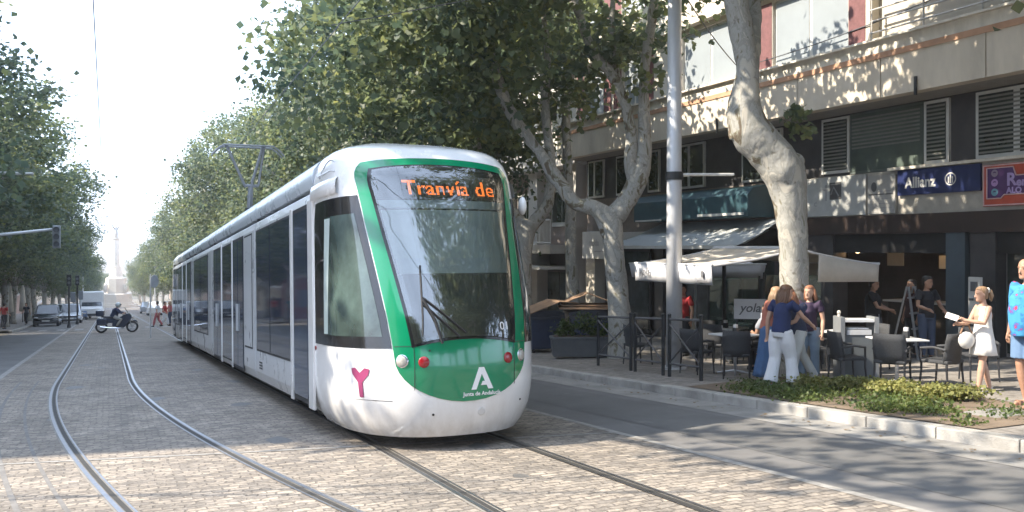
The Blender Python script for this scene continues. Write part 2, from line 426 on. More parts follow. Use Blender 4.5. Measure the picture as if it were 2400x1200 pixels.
def ax_(x, z):
    w_, n = smooth_lerp(z, W0), lerp(z, N0); t = min(.9999, abs(x)/w_)
    return math.copysign(math.asin(t**(n/2))/(pi/2), x)
def ay_(y, z, sgn=-1):
    y0, n = smooth_lerp(z, Y0), lerp(z, N0); D = min(1.7, YB-.02-y0)
    if y >= y0+D: return sgn*(1+(y-y0-D)/(YB-y0-D))
    c = (1-(y-y0)/D); return sgn*math.acos(max(0, min(1, c**(n/2))))/(pi/2)
def patch(f, ns, nt, off, name, m, parent, thick=None, rear=False):
    b = MB(); rows = []
    for j in range(nt+1):
        row = []
        for i in range(ns+1):
            a, z = f(i/ns, j/nt); p = P(a, z, off); row.append(p)
        rows.append(row)
    b.grid(rows)
    # a rim so the panel has an edge of its own
    edge = rows[0]+[r[-1] for r in rows[1:]]+rows[-1][-2::-1]+[r[0] for r in rows[-2:0:-1]]
    fj = [(i/ns, 0) for i in range(ns+1)]+[(1, j/nt) for j in range(1, nt+1)]+[(i/ns, 1) for i in range(ns-1, -1, -1)]+[(0, j/nt) for j in range(nt-1, 0, -1)]
    inner = [P(*f(*q), off-.012) for q in fj]
    b.grid([edge+[edge[0]], inner+[inner[0]]])
    if rear: b.v = [(-x, TL-y, z) for x, y, z in b.v]
    o = b.build(name, m, parent, smooth=True); smooth_angle(o, 40); return o
def gw(z):        # half width of the green frame
    if z < 1.05: return .79*math.sqrt(max(0, 1-((1.05-z)/.50)**2))**1.0
    return .79+(z-1.05)*.098
def green_f(s, t):
    x1 = (s*2-1)
    zt = 3.42-.07*x1*x1; z = .552+(zt-.552)*t**1.0
    if t < .25: z = .552+(zt-.552)*(.25*(t/.25)**1.6)
    g_ = gw(z)
    if t > .93: g_ *= 1-.10*((t-.93)/.07)**2
    x = x1*g_
    return ax_(x, z), z
def gl_half(z): return .59+(z-1.2)*.132
def glass_f(grow=0.0, zlo=None, zhi=None):
    def f(s, t):
        x1 = s*2-1
        zb = 1.275-.075*x1*x1-grow if zlo is None else zlo
        zt = 3.30-.07*x1*x1+grow*.8 if zhi is None else zhi
        z = zb+(zt-zb)*t
        g_ = gl_half(z)+grow
        if zhi is None and t > .9: g_ *= 1-.06*((t-.9)/.1)**2
        return ax_(x1*g_, z), z
    return f
def cab(rear=False):
    fl = (lambda v: (-v[0], TL-v[1], v[2])) if rear else (lambda v: tuple(v))
    nm = 'rear_cab_shell' if rear else 'front_cab_shell'
    b = MB(); zs = [.16,.2,.26,.34,.45,.6,.8,1.0,1.2,1.4,1.6,1.8,2.0,2.2,2.4,2.6,2.8,2.95,3.08,3.18,3.27,3.34,3.40,3.46,3.51,3.56,3.60,3.64,3.68,3.70,3.72]
    AS = [-2+.25*i for i in range(4)]+[-1+i/24 for i in range(49)]+[1.25, 1.5, 1.75, 2]
    b.grid([[fl(P(a, z)) for a in AS] for z in zs])
    # roof and belly closures
    top = [fl(P(a, 3.72)) for a in AS]; c = fl((0, YB, 3.735)); o = len(b.v)
    b.v += top+[c]; b.f += [(o+i, o+i+1, o+len(top)) for i in range(len(top)-1)]; b.m += [0]*(len(top)-1)
    bot = [fl(P(a, .16)) for a in AS]; c = fl((0, YB, .2)); o = len(b.v)
    b.v += bot+[c]; b.f += [(o+i+1, o+i, o+len(bot)) for i in range(len(bot)-1)]; b.m += [0]*(len(bot)-1)
    sh = b.build(nm, white, ALB, smooth=True); smooth_angle(sh, 40)
    gp = patch(green_f, 28, 44, .007, 'green_nose_panel', green, sh if False else ALB, rear=rear)
    patch(glass_f(.035), 24, 30, .013, 'windshield_frame', black, ALB, rear=rear)
    return sh
cab(); cab(True)
# layers behind the windscreen, then the screen itself
patch(glass_f(-.05, 1.27, 1.98), 20, 12, .016, 'painted_cab_gloom', mat('cab_gloom_colour', (.04,.05,.044), .6, var=.4, scale=3), ALB)  # flat sheet; its colour stands in for cab gloom and leafy reflections
patch(glass_f(-.03, 1.98, 2.16), 20, 4, .017, 'sun_blind_hem', blind2, ALB)
patch(glass_f(-.02, 2.16, 2.74), 20, 8, .0165, 'sun_blind', blind, ALB)
patch(glass_f(-.02, 2.76, 2.86), 20, 3, .018, 'header_bar', blind2, ALB)
patch(glass_f(-.03, 2.87, 3.17), 20, 6, .0165, 'destination_board', dotm, ALB)
vs, fs = text2d('Tranvía de', .27, bold=.002, spacing=1.02)
db = MB()
def surf_front(x, z, off): return P(ax_(x, z), z, off)
# dot matrix letters: sample the word outline on a grid of lamps
def inside(px, py, tri):
    (ax, ay), (bx, by), (cx, cy) = tri
    d1 = (px-bx)*(ay-by)-(ax-bx)*(py-by); d2 = (px-cx)*(by-cy)-(bx-cx)*(py-cy); d3 = (px-ax)*(cy-ay)-(cx-ax)*(py-ay)
    return not ((d1 < 0 or d2 < 0 or d3 < 0) and (d1 > 0 or d2 > 0 or d3 > 0))
tris = []
for f in fs:
    for k in range(1, len(f)-1): tris.append((vs[f[0]], vs[f[k]], vs[f[k+1]]))
xs = [v[0] for v in vs]; ys_ = [v[1] for v in vs]; pitch = .0165
for i in range(int((max(xs)-min(xs))/pitch)+1):
    for j in range(int((max(ys_)-min(ys_))/pitch)+1):
        x = min(xs)+i*pitch; y = min(ys_)+j*pitch
        if any(inside(x, y, t) for t in tris):
            X, Z = x+.10, y+2.925; h = pitch*.43
            pp = [surf_front(X+dx, Z+dz, .0195) for dx, dz in ((-h,-h),(h,-h),(h,h),(-h,h))]
            db.add(pp, [(0,1,2,3)])
db.build('destination_text', led, ALB)
patch(glass_f(0), 24, 30, .030, 'windshield', wsglass, ALB)
# wipers
wm = MB()
for (x0, z0, x1, z1) in ((-.50,1.30,-.44,2.06),(-.46,1.62,-.10,1.26),(-.46,1.70,-.02,1.30)):
    pts = [surf_front(x0+(x1-x0)*t, z0+(z1-z0)*t, .045) for t in [i/8 for i in range(9)]]
    wm.tube(pts, .011, 6)
wm.tube([surf_front(-.30, 1.20, .03), surf_front(-.36, 1.45, .05), surf_front(-.46, 1.68, .055)], .016, 6)
wm.build('wiper', rubber, ALB)
words('01', .13, lambda x, y: surf_front(x+.47, y+1.32, .0325), 'fleet_number', mat('white_decal', (.8,.8,.8), .5, var=0), ALB)
# emblem: open letter A with a short bar, and the line of small words under it
dec = MATS['white_decal']
A = MB()
def sf(x, z, d=.0): return surf_front(x+.16, z+.62, .0105+d)
for poly in ([(-.135,.055),(-.075,.055),(.018,.30),(-.045,.30)], [(-.045,.30),(.018,.30),(.135,.055),(.072,.055)], [(-.02,.10),(.10,.10),(.082,.145),(.0,.145)]):
    shape_prism(A, poly, sf, 0, .003)
A.build('nose_emblem', dec, ALB)
words('Junta de Andalucía', .062, lambda x, y: sf(x, y-.012, .002), 'nose_lettering', dec, ALB, bold=.0015)
# pink Y shaped mark on the cheek, dot, tow cover, seams
Yb = MB()
def sc(x, z, d=0):   # cheek coordinates: x along the skin (to the right in view), from y=1.05 back
    a = ay_(.62-x*1.25, z*1.12+.80, -1); return P(a, z*1.12+.80, .006+d)
ypoly = [(-.025,-.17),(.025,-.17),(.028,-.02),(.10,.06),(.112,.115),(.06,.125),(0,.075),(-.06,.125),(-.112,.115),(-.10,.06),(-.028,-.02)]
o = len(Yb.v); shape_prism(Yb, ypoly, sc, 0, .003)
Yb.build('pink_mark', mat('magenta_vinyl', (.27,.04,.12), .4, var=.05), ALB)
def disc(x, z, r, m, name, off=.012, depth=.012, n=20, parent=None, dome=.0):
    b = MB(); c = surf_front(x, z, off); nn = (surf_front(x, z, .05)-surf_front(x, z, 0)).normalized()
    rot = nn.to_track_quat('Z', 'Y').to_matrix()
    rows = []
    for rr, dz in ((0, depth+dome), (.5, depth+dome*.8), (.85, depth+dome*.35), (1, depth), (1, -.02)):
        rows.append([c+rot @ Vector((rr*r*math.cos(2*pi*k/n), rr*r*math.sin(2*pi*k/n), dz)) for k in range(n)])
    b.grid(rows, closed=True)
    return b.build(name, m, parent or ALB, smooth=True)
for x in (-.72, .72):
    h = disc(x, 1.02, .072, chrome, 'headlight', .006, .004)
    l1 = disc(x, 1.02, .056, whl, 'headlight_lens', .008, .012, dome=.012)
    l1.parent = h
for x in (-.505, .505): disc(x, 1.005, .062, redl, 'red_tail_lamp', .007, .008, dome=.012)
disc(.16, .42, .045, mat('tow_cover', (.6,.59,.58), .4, var=.05), 'tow_cover', .0, .004)
disc(-.40, .42, .014, rubber, 'bumper_plug', .0, .003)
disc(.72, .50, .012, rubber, 'bumper_plug', .0, .003)
disc(-.44, 1.13, .011, rubber, 'nose_sensor', .007, .004)
for (a0, a1) in (((-.79,1.18),(-.60,1.18)), ((.60,1.18),(.79,1.18)), ((-.60,1.18),(-.60,.70)), ((.60,1.18),(.60,.70))):
    pts = [surf_front(a0[0]+(a1[0]-a0[0])*t/6, a0[1]+(a1[1]-a0[1])*t/6, .0075) for t in range(7)]
    MB().tube(pts, .0035, 5).build('panel_seam', rubber, ALB)
sm = MB()
sm.tube([P(ay_(.75, .58), .58, .001)]+[P(ay_(y, .58), .58, .001) for y in (.6,.45,.35,.28)], .003, 5)
sm.build('panel_seam', rubber, ALB)
# cab side windows (both sides)
for sgn in (-1, 1):
    def edge(z, g_): return ax_(sgn*(gw(z)+g_), z)
    def frame_f(s, t):
        z = 1.16+(2.94-1.16)*t; a0 = ay_(2.12, z, sgn); a1 = edge(z, .012); return a0+(a1-a0)*s, z
    def gf(s, t):
        z = 1.29+(2.72-1.29)*t; a0 = ay_(1.62, z, sgn); a1 = edge(z, .075)
        return a0+(a1-a0)*s, z
    if sgn > 0:
        frame_f2 = frame_f; gf2 = gf
        frame_f = lambda s, t: frame_f2(1-s, t); gf = lambda s, t: gf2(1-s, t)
    fr = patch(frame_f, 30, 18, .008, 'cab_side_window', black, ALB)
    patch(gf, 24, 14, .012, 'window_pane', mat('cab_window_glass', (.05,.075,.068), .05, var=.6, scale=1.6, coat=.3, spec=.8), fr)
    # pale post seen inside the pane
    def pf(s, t):
        z = 1.30+(2.70-1.30)*t; a0 = ay_(1.60, z, sgn); a1 = ay_(1.42, z, sgn); return (a0+(a1-a0)*s if sgn < 0 else a1+(a0-a1)*s), z
    patch(pf, 3, 8, .0145, 'inner_post', mat('pale_inner_post', (.45,.52,.50), .4, var=.1), fr)
# white rain gutter lip along the cab roof with a grab handle and mirror camera
for sgn in (-1, 1):
    lip = MB(); rows = []
    for i in range(22):
        y = 2.26-i*.048
        a = ay_(y, 3.0, sgn)
        rows.append([P(a, 2.98, .002), P(a, 2.99, .045), P(a, 3.10, .05), P(a, 3.17, .035), P(a, 3.2, .0)])
    if sgn > 0: rows = rows[::-1]
    lip.grid(rows); lip.build('cab_gutter', white, ALB, smooth=True)
hd = MB(); hd.tube([P(ay_(1.95, 3.24), 3.26, .0), P(ay_(1.9, 3.25), 3.26, .035), P(ay_(1.45, 3.25), 3.28, .035), P(ay_(1.4, 3.25), 3.28, 0)], .012, 6)
arc = [P(ay_(1.95-.5*t, 3.3), 3.26+.19*math.sin(pi*t*.72), .004) for t in [i/12 for i in range(13)]]
hd.tube(arc, .006, 5); hd.build('roof_handle', silver, ALB)
mc = MB(); mc.ell((1.19, 1.02, 2.86), (.05, .08, .12)); mc.build('mirror_camera', white, ALB, smooth=True)
disc_b = MB(); disc_b.lathe([(0,.0),(.028,.0),(.028,.012),(0,.012)], 12, (0,0,0), ax='x'); disc_b.v = [(x-1.262, y+2.13, z+1.10) for x, y, z in disc_b.v]; disc_b.build('side_marker', redl, ALB)

# ---- body sections (local y, window layout as on the photographed side)
prof = [(1.10,.24),(1.20,.30),(1.25,.46),(1.25,3.0),(1.22,3.12),(1.12,3.16)]
def section(y0, y1, name='body_section'):
    poly = prof+[(-x, z) for x, z in prof[::-1]]
    b = MB(); b.prism(poly, y0, y1, 'y'); return b.build(name, silver, ALB, bevel=.012)
def cowl(y0, y1):
    p = [(1.21,3.19),(1.24,3.28),(1.215,3.42),(1.13,3.53),(.98,3.62),(.7,3.68),(.3,3.70)]
    poly = p+[(-x, z) for x, z in p[::-1]]
    b = MB(); b.prism(poly, y0, y1, 'y'); o = b.build('roof_fairing', cowlm, ALB); smooth_angle(o, 30); return o
ux = MB(); ux.bb(-1.08, 1.08, 2.3, TL-2.3, 3.1, 3.25); ux.bb(-1.0, 1.0, 1.6, TL-1.6, .2, .5); ux.build('dark_frame', ulm, ALB)
def pane(y0, y1, z0, z1, m, nm='window', fr=.035, pr=.006, splits=()):
    """one opening on each side: black surround with panes set in it"""
    for sgn in (-1, 1):
        b = MB(); b.bb(sgn*1.235, sgn*(1.25+pr), y0, y1, z0, z1); o = b.build(nm, rubber, ALB)
        g = MB(); ys = [y0]+list(splits)+[y1]
        for a, c in zip(ys, ys[1:]):
            g.bb(sgn*1.24, sgn*(1.25+pr+.005), a+fr, c-fr, z0+fr, z1-fr)
        g.build('pane', m, o)
def door(y0, y1):
    m_ = (y0+y1)/2
    for sgn in (-1, 1):
        b = MB(); b.bb(sgn*1.235, sgn*1.256, y0, y1, .33, 2.99); o = b.build('door', rubber, ALB)
        g = MB()
        for a, c in ((y0+.05, m_-.03), (m_+.03, y1-.05)): g.bb(sgn*1.24, sgn*1.263, a, c, .40, 2.93)
        g.build('pane', tglass2, o)
        h = MB()
        for yy in (m_-.10, m_+.10): h.tube([(sgn*1.275, yy, 1.1), (sgn*1.275, yy, 1.65)], .014, 6)
        h.build('handle', silver, o)
def single_door(y0, y1):
    for sgn in (-1, 1):
        b = MB(); b.bb(sgn*1.235, sgn*1.256, y0, y1, .33, 2.99); o = b.build('door', rubber, ALB)
        g = MB(); g.bb(sgn*1.24, sgn*1.263, y0+.05, y1-.05, .40, 2.93); g.build('pane', tglass2, o)
def post(y0, y1):
    for sgn in (-1, 1):
        b = MB(); b.bb(sgn*1.24, sgn*1.274, y0, y1, .30, 3.02); b.build('pillar', white, ALB, bevel=.006)
def bellows(y0, y1):
    b = MB(); n = 5
    for k in range(n):
        t0 = y0+(y1-y0)*k/n; t1 = y0+(y1-y0)*(k+.8)/n
        b.bb(-1.19, 1.19, t0, t1, .3, 3.4)
    b.build('gangway_bellows', rubber, ALB)
Yl = lambda Y: Y-TY
J = [(7.22, 7.34), (14.55, 14.68), (20.2, 20.33), (27.0, 27.12)]
secs = [(2.3, 7.22), (7.34, 14.55), (14.68, 20.2), (20.33, 27.0), (27.12, TL-2.3)]
for a, c in secs: section(a, c)
for (a, c) in ((2.32, 7.25), (7.31, 14.0), (14.06, 19.1), (19.16, 26.4), (26.46, TL-2.32)): cowl(a, c)
for a, c in J: bellows(a, c)
post(2.2, 2.50); single_door(2.54, 3.58); post(3.6, 3.76)
pane(3.82, 7.08, .82, 2.96, tglass, splits=(5.6,))
door(8.75, 10.35); post(10.4, 10.5); pane(10.55, 12.3, .42, 2.96, tglass); post(12.34, 12.44); door(12.5, 14.15)
pane(7.6, 8.6, .82, 2.96, silver)
pane(15.6, 19.8, .80, 2.96, tglass, splits=(17.7,))
door(21.0, 22.6); post(22.65, 22.75); pane(22.8, 24.4, .42, 2.96, tglass); post(24.44, 24.54); door(24.6, 26.0)
pane(TL-7.1, TL-3.82, .82, 2.96, tglass, splits=(TL-5.4,)); single_door(TL-3.58, TL-2.54)
# skirts, bogies and wheels
for yc in (4.9, 17.4, 27.0):
    for dy in (-.85, .85):
        for sgn in (-1, 1):
            b = MB(); b.lathe([(0,-.06),(.29,-.06),(.31,-.03),(.31,.05),(.27,.07),(.1,.09),(0,.09)], 20, (sgn*.75, yc+dy, .31), ax='x')
            b.build('wheel', mat('wheel_steel', (.12,.11,.10), .5, metal=.8, var=.3), ALB, smooth=True)
    b = MB(); b.bb(-.6, .6, yc-1.25, yc+1.25, .2, .45); b.build('bogie_frame', ulm, ALB)
for sgn in (-1, 1):
    vt = MB()
    for k in range(3): vt.bb(sgn*1.24, sgn*1.256, 6.5, 6.8, .52+.05*k, .545+.05*k)
    vt.build('vent_grille', rubber, ALB)
# pantograph
pg = MB(); py = 16.9
pm = mat('pantograph_steel', (.30,.31,.33), .5, metal=.2, var=.15)
base = MB(); base.bb(-.55, .55, py-.6, py+.6, 3.68, 3.80); base.tube([(0, py, 3.7), (0, py, 4.35)], .10, 8)
o = base.build('pantograph', mat('pantograph_base', (.05,.055,.06), .6), ALB)
for sgn in (-1, 1):
    pg.tube([(sgn*.08, py+.05, 4.35), (sgn*.10, py-.02, 5.1), (sgn*.40, py-.10, 6.15)] if sgn > 0 else [(-.08, py, 4.95), (-.62, py-.10, 6.15)], .042, 6)
pg.tube([(-.10, py, 5.0), (.28, py, 5.0)], .045, 6)
pg.tube([(0, py, 4.3), (.05, py, 5.0)], .06, 6)
pg.tube([(.28, py, 5.0), (.44, py-.08, 6.14)], .035, 6)
for dy in (-.18, .18):
    pg.tube([(-1.0, py+dy, 5.86), (-.86, py+dy, 6.02), (-.68, py+dy, 6.14), (.68, py+dy, 6.14), (.86, py+dy, 6.02), (1.0, py+dy, 5.86)], .026, 6)
pg.build('pantograph_arm', pm, o)
# ------------------------------------------------------------------ buildings
stucco = mat('beige_stucco', (.58,.53,.45), .85, var=.10, scale=1.2, bump=.2, bscale=80)
panel = mat('beige_stone_panel', (.62,.545,.44), .8, var=.16, scale=1.6, bump=.1, stretch=(1,1,.35))
orange = mat('terracotta_band', (.50,.29,.18), .8, var=.15, scale=2)
sillm = mat('stone_sill', (.66,.61,.52), .8, var=.2, scale=2.5, stretch=(1,1,.4))
redbrick = mat('dark_red_brick', (.17,.075,.075), .8, var=.25, scale=9)
darkwall = mat('dark_stone_cladding', (.065,.062,.065), .4, var=.25, scale=2)
browncl = mat('brown_cladding', (.040,.026,.022), .5, var=.25, scale=1.5)
pillarm = mat('grey_blue_cladding', (.075,.10,.12), .45, var=.15, scale=1.5)
winf = mat('pale_window_frame', (.60,.60,.57), .5, var=.08)
blindw = mat('drawn_white_blind', (.27,.30,.32), .55, var=.06, scale=1.5)
dglass = mat('dark_window_glass', (.035,.045,.04), .05, var=.4, scale=.8, spec=.8, coat=.2)
whitem = mat('white_board', (.62,.61,.58), .5, var=.06)
railm = mat('railing_metal', (.45,.43,.40), .5, metal=.2, var=.1)
ironm = mat('dark_iron', (.02,.022,.025), .5, var=.2)
XF, XU = 17.0, 15.8
FN = lambda X: (lambda Y0_, Z0_: (lambda x, y, d=0: (X-d, Y0_-x, Z0_+y)))
def face(X, Yc, Zc): return lambda x, y, d=0: (X-d, Yc-x, Zc+y)
bd = tag(empty('apartment_building', (16.5, 17, G(0, 17))), 'beige block with an overhanging upper floor, terracotta band and shops below', 'building')
BO = Vector((16.5, 17, G(0, 17)))
def bpart(b, name, m, par=None, root=bd, org=BO, **k):
    b.v = [(x-org.x, y-org.y, z-org.z) for x, y, z in b.v]
    return b.build(name, m, par or root, **k)
YA, YE = 3.0, 30.3
# upper storeys: wall broken by openings.  (y0,y1,kind)
ops = [(15.55, 18.15, 'w'), (19.5, 22.15, 'w'), (24.2, 25.6, 'w'), (26.8, 28.2, 'w'), (9.2, 14.9, 'b')]
def upper_floor(z0, z1, zt):
    ys = sorted([(a, c) for a, c, _ in ops]); y = YA
    b = MB()
    for a, c in ys+[(YE, YE)]:
        if a > y: b.bb(XU, XU+.3, y, a, z0, zt)
        if c > a: b.bb(XU, XU+.3, a, c, z1, zt)
        y = c
    bpart(b, 'wall', stucco)
for fl in range(4):
    z0 = 6.45+fl*3.0
    upper_floor(z0, z0+1.72, z0+1.86)
    # slab/parapet bands over it
    b = MB(); b.bb(XU-.25, XU+.4, YA, YE, z0+1.86, z0+2.98)
    bpart(b, 'floor_band', panel)
    for a, c, k in ops:
        if k == 'w':
            b = MB(); b.bb(XU+.10, XU+.16, a, c, z0+.0, z0+1.72); 
            f = bpart(b, 'window', winf)
            g = MB(); n = 2
            for i in range(n):
                g.bb(XU+.085, XU+.12, a+.06+(c-a)/n*i, a-.06+(c-a)/n*(i+1), z0+.06, z0+1.66)
            bpart(g, 'pane', blindw, f)
            j = MB(); j.bb(XU+.0-.012, XU+.1, c+.02, c+.52, z0, z0+1.72); bpart(j, 'brick_jamb', redbrick)
            j = MB(); j.bb(XU+.0-.012, XU+.1, a-.52, a-.02, z0, z0+1.72); bpart(j, 'brick_jamb', redbrick)
        else:
            b = MB(); b.bb(XU+1.3, XU+1.4, a-.3, c+.3, z0, z0+1.86); bpart(b, 'recess_wall', redbrick)
            w_ = MB(); w_.bb(XU+1.26, XU+1.32, a+1.2, c-1.4, z0, z0+1.7); f = bpart(w_, 'window', winf)
            g = MB(); g.bb(XU+1.24, XU+1.27, a+1.3, (a+c)/2-.1, z0+.1, z0+1.6); g.bb(XU+1.24, XU+1.27, (a+c)/2, c-1.5, z0+.1, z0+1.6); bpart(g, 'pane', dglass, f)
            r = MB()
            for zz in (.16, .42, .68, .92): r.tube([(XU-.05, a-1, z0+zz), (XU-.05, c-.05, z0+zz)], .022, 6)
            for i in range(5): r.tube([(XU-.05, a+(c-a-.1)*i/4, z0), (XU-.05, a+(c-a-.1)*i/4, z0+.93)], .022, 6)
            bpart(r, 'balcony_railing', railm)
b = MB(); b.bb(XU+.3, XU+.42, YA, YE, 6.0, 18.5); bpart(b, 'inner_wall', stucco)
b = MB(); b.bb(XU+.42, 28, YA, YE, 5.3, 18.6); bpart(b, 'building_core', stucco)
b = MB(); b.bb(XU-.35, 28.2, YA-.2, YE+.2, 18.45, 18.8); bpart(b, 'roof_edge', panel)
# overhanging slab: stone panels with joints, terracotta strip, ledge
b = MB(); y = YE
while y > YA:
    y2 = max(YA, y-2.62); b.bb(XU-.02, XU+.3, y2+.012, y-.012, 5.12, 6.0); y = y2
bpart(b, 'stone_panels', panel)
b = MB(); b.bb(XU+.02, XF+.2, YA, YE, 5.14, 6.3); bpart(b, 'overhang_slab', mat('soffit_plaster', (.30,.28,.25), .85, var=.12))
b = MB(); b.bb(XU-.045, XU+.1, YA, YE, 6.0, 6.13); bpart(b, 'terracotta_strip', orange)
b = MB(); b.bb(XU-.03, XU+.2, YA, YE, 6.13, 6.40); bpart(b, 'lintel_band', sillm)
b = MB(); b.bb(XU-.14, XU+.3, YA, YE, 6.40, 6.45); bpart(b, 'ledge', sillm)
for yy in (20.4, 13.6):       # short black drain spouts through the panels
    b = MB(); b.tube([(XU-.06, yy, 5.42), (XU-.06, yy, 5.02)], .035, 6); bpart(b, 'drain_spout', ironm)
# mezzanine: recessed dark band with windows
b = MB(); b.bb(XF+.10, XF+.4, YA, YE, 3.60, 5.14); bpart(b, 'mezzanine_wall', darkwall)
def mezz(y0, y1, shut=True, split=None):
    z0, z1 = 3.66, 5.09
    f = MB(); f.bb(XF+.03, XF+.12, y0, y1, z0, z1); fo = bpart(f, 'window', winf)
    g = MB()
    for a, c in ([(y0, split), (split, y1)] if split else [(y0, y1)]): g.bb(XF+.02, XF+.06, a+.075, c-.075, z0+.07, z1-.07)
    bpart(g, 'pane', dglass, fo)
    if shut:
        s_ = MB()
        for k in range(14): s_.bb(XF+.005, XF+.03, y0+.09, y1-.09, z0+.1+k*.09, z0+.14+k*.09)
        bpart(s_, 'slats', mat('grey_slats', (.20,.20,.18), .5, var=.15), fo)
mezz(16.73, 17.68); mezz(13.82, 14.48)
f = MB(); f.bb(XF+.06, XF+.14, 14.48, 16.73, 3.6, 5.12)
fo = bpart(f, 'window', mat('green_grey_frame', (.10,.12,.11), .5)); g = MB(); g.bb(XF+.05, XF+.08, 14.52, 16.69, 3.66, 5.06); bpart(g, 'pane', mat('green_grey_glass', (.10,.125,.11), .10, var=.35, scale=.9), fo)
s_ = MB()
for k in range(9): s_.bb(XF+.035, XF+.055, 14.6, 16.65, 4.22+k*.09, 4.26+k*.09)
bpart(s_, 'slats', MATS['grey_slats'], fo)
mezz(11.2, 13.15, True, 12.2); mezz(6.5, 9.5, False, 8.0)
mezz(22.7, 24.5, False, 23.5); mezz(25.2, 25.9, False); mezz(27.2, 28.0, False); mezz(28.9, 30.1, False, 29.6); mezz(19.2, 20.9, False, 20.0)
# shop band
b = MB(); b.bb(XF+.03, XF+.3, YA, 19.2, 2.53, 3.58); bpart(b, 'sign_band', mat('sign_band_stone', (.40,.37,.32), .7, var=.14))
b = MB(); b.bb(XF-.12, XF+.25, YA, 15.4, 3.575, 3.64); bpart(b, 'band_ledge', sillm)
b = MB(); b.bb(XF-.06, XF+.32, YA, 19.3, 2.08, 2.53); bpart(b, 'fascia', browncl)
b = MB(); b.bb(XF+.12, XF+.4, YA, 19.3, 1.62, 2.08); bpart(b, 'lower_fascia', mat('black_fascia', (.018,.018,.020), .45, var=.2))
# ground floor pillars
for (a, c, m_) in ((13.38, 13.86, pillarm), (12.7, 13.3, darkwall), (17.3, 18.3, darkwall), (19.0, 19.5, darkwall), (7.0, 7.6, pillarm), (25.0, 25.5, darkwall), (29.6, 30.3, stucco)):
    b = MB(); z1 = 2.08 if a < 19 else 1.74
    b.bb(XF-(.02 if m_ is pillarm else -.05), XF+.5, a, c, -1.9, z1); bpart(b, 'pillar', m_)
# cafe interior
b = MB(); b.bb(22, 22.2, YA, YE, -2.0, 2.6); bpart(b, 'cafe_back_wall', mat('cafe_wall', (.17,.145,.135), .7, var=.2, scale=1))
b = MB(); b.bb(17.2, 22, YA, YE, 2.5, 2.62); bpart(b, 'cafe_ceiling', browncl)
b = MB(); b.bb(20.0, 22, 14.0, 14.3, -1, 2.5); bpart(b, 'warm_wall', mat('warm_wood', (.30,.13,.06), .45, var=.25, scale=3))
b = MB(); b.bb(17.4, 17.6, 11.6, 12.75, -.6, 2.0); bpart(b, 'door_frame', mat('door_frame_pale', (.33,.31,.30), .5))
b = MB(); b.bb(17.4, 17.5, 12.9, 13.3, -.7, 2.0); bpart(b, 'door_frame', MATS['door_frame_pale'])
b = MB(); b.bb(17.35, 17.39, 11.7, 12.65, -.5, 1.9); bpart(b, 'door_glass', dglass)
b = MB(); b.bb(18.9, 19.5, 14.6, 17.2, -1.0, .32); bpart(b, 'bar_counter', mat('bar_dark_wood', (.05,.04,.03), .4, var=.3))
b = MB(); b.bb(18.8, 19.6, 14.5, 17.3, .32, .37); bpart(b, 'bar_top', winf)
for (yy, zz, w_, h_) in ((17.6, 1.25, .55, .38), (15.95, 1.2, .5, .34), (11.2, 1.25, .5, .4)):
    b = MB(); b.bb(19.6, 19.62, yy-w_/2, yy+w_/2, zz, zz+h_); bpart(b, 'hanging_menu', whitem)
b = MB(); b.bb(17.0, 40, YA, YE, -2.6, 2.0) 
# back fill left part of the ground floor
b = MB(); b.bb(19.5, 19.7, 19.4, YE, -2.0, 2.5); bpart(b, 'shop_back_wall', darkwall)
b = MB(); b.bb(XF+.1, XF+.4, 19.3, YE, 2.3, 3.6); bpart(b, 'shop_upper_wall', mat('brown_grey_wall', (.20,.17,.15), .8, var=.15))
for (a, c) in ((19.6, 21.4), (21.6, 24.6), (26.6, 29.4)):
    b = MB(); b.bb(XF+.6, XF+.66, a, c, -1.7, 1.7); f = bpart(b, 'shop_window', ironm)
    g = MB(); g.bb(XF+.57, XF+.61, a+.08, c-.08, -1.2, 1.6); bpart(g, 'pane', mat('shop_glass', (.05,.065,.065), .06, var=.6, scale=1.5), f)
# warm lit globes in the cafe
glow = mat('lit_globe', (.9,.6,.3), .4, var=0, emit=(1,.62,.28), estr=4)
for (x, y, z) in ((17.6, 17.0, 1.74), (19, 16.0, 1.9), (18.9, 11.8, 1.7)):
    root = tag(empty('globe_lamp', (x, y, z)), {17.0: 'glowing round cafe lamp just right of the big trunk', 16.0: 'small lit lamp hanging deep inside the cafe', 11.8: 'lit lamp behind the doorway by the man'}[y], 'lamp', 'cafe lamps')
    b = MB(); b.ell((0,0,0), (.14, .14, .14)); b.build('globe', glow, root, smooth=True)
    b = MB(); b.tube([(0,0,.13), (0,0,.5)], .012, 5); b.build('cord', ironm, root)
# signs on the band (each a thing hung on the wall)
def sign(name, y0, y1, z0, z1, m, label, X=XF+.01, th=.06, bord=None):
    r = tag(empty(name, (X, (y0+y1)/2, z0)), label, 'sign')
    b = MB(); b.bb(-th, 0, -(y1-y0)/2, (y1-y0)/2, 0, z1-z0)
    b.build('board', m, r, bevel=.006)
    if bord:
        t = .035; W, H = (y1-y0), (z1-z0)
        b = MB()
        b.bb(-th-.012, -th, -W/2+.01, W/2-.01, .01, t); b.bb(-th-.012, -th, -W/2+.01, W/2-.01, H-t, H-.01)
        b.bb(-th-.012, -th, -W/2+.01, -W/2+t, t, H-t); b.bb(-th-.012, -th, W/2-t, W/2-.01, t, H-t); b.build('border', bord, r)
    return r
navy = mat('navy_sign', (.022,.032,.105), .35, var=.12)
r = sign('insurance_sign', 12.98, 15.16, 2.97, 3.555, navy, 'dark blue shop sign with white Allianz lettering and a ringed emblem')
words('Allianz', .36, lambda x, y: (-.066, -(x-.08)*.86+.38, .17+y*.95), 'lettering', whitem, r, bold=.012, align='CENTER')
b = MB(); n = 24
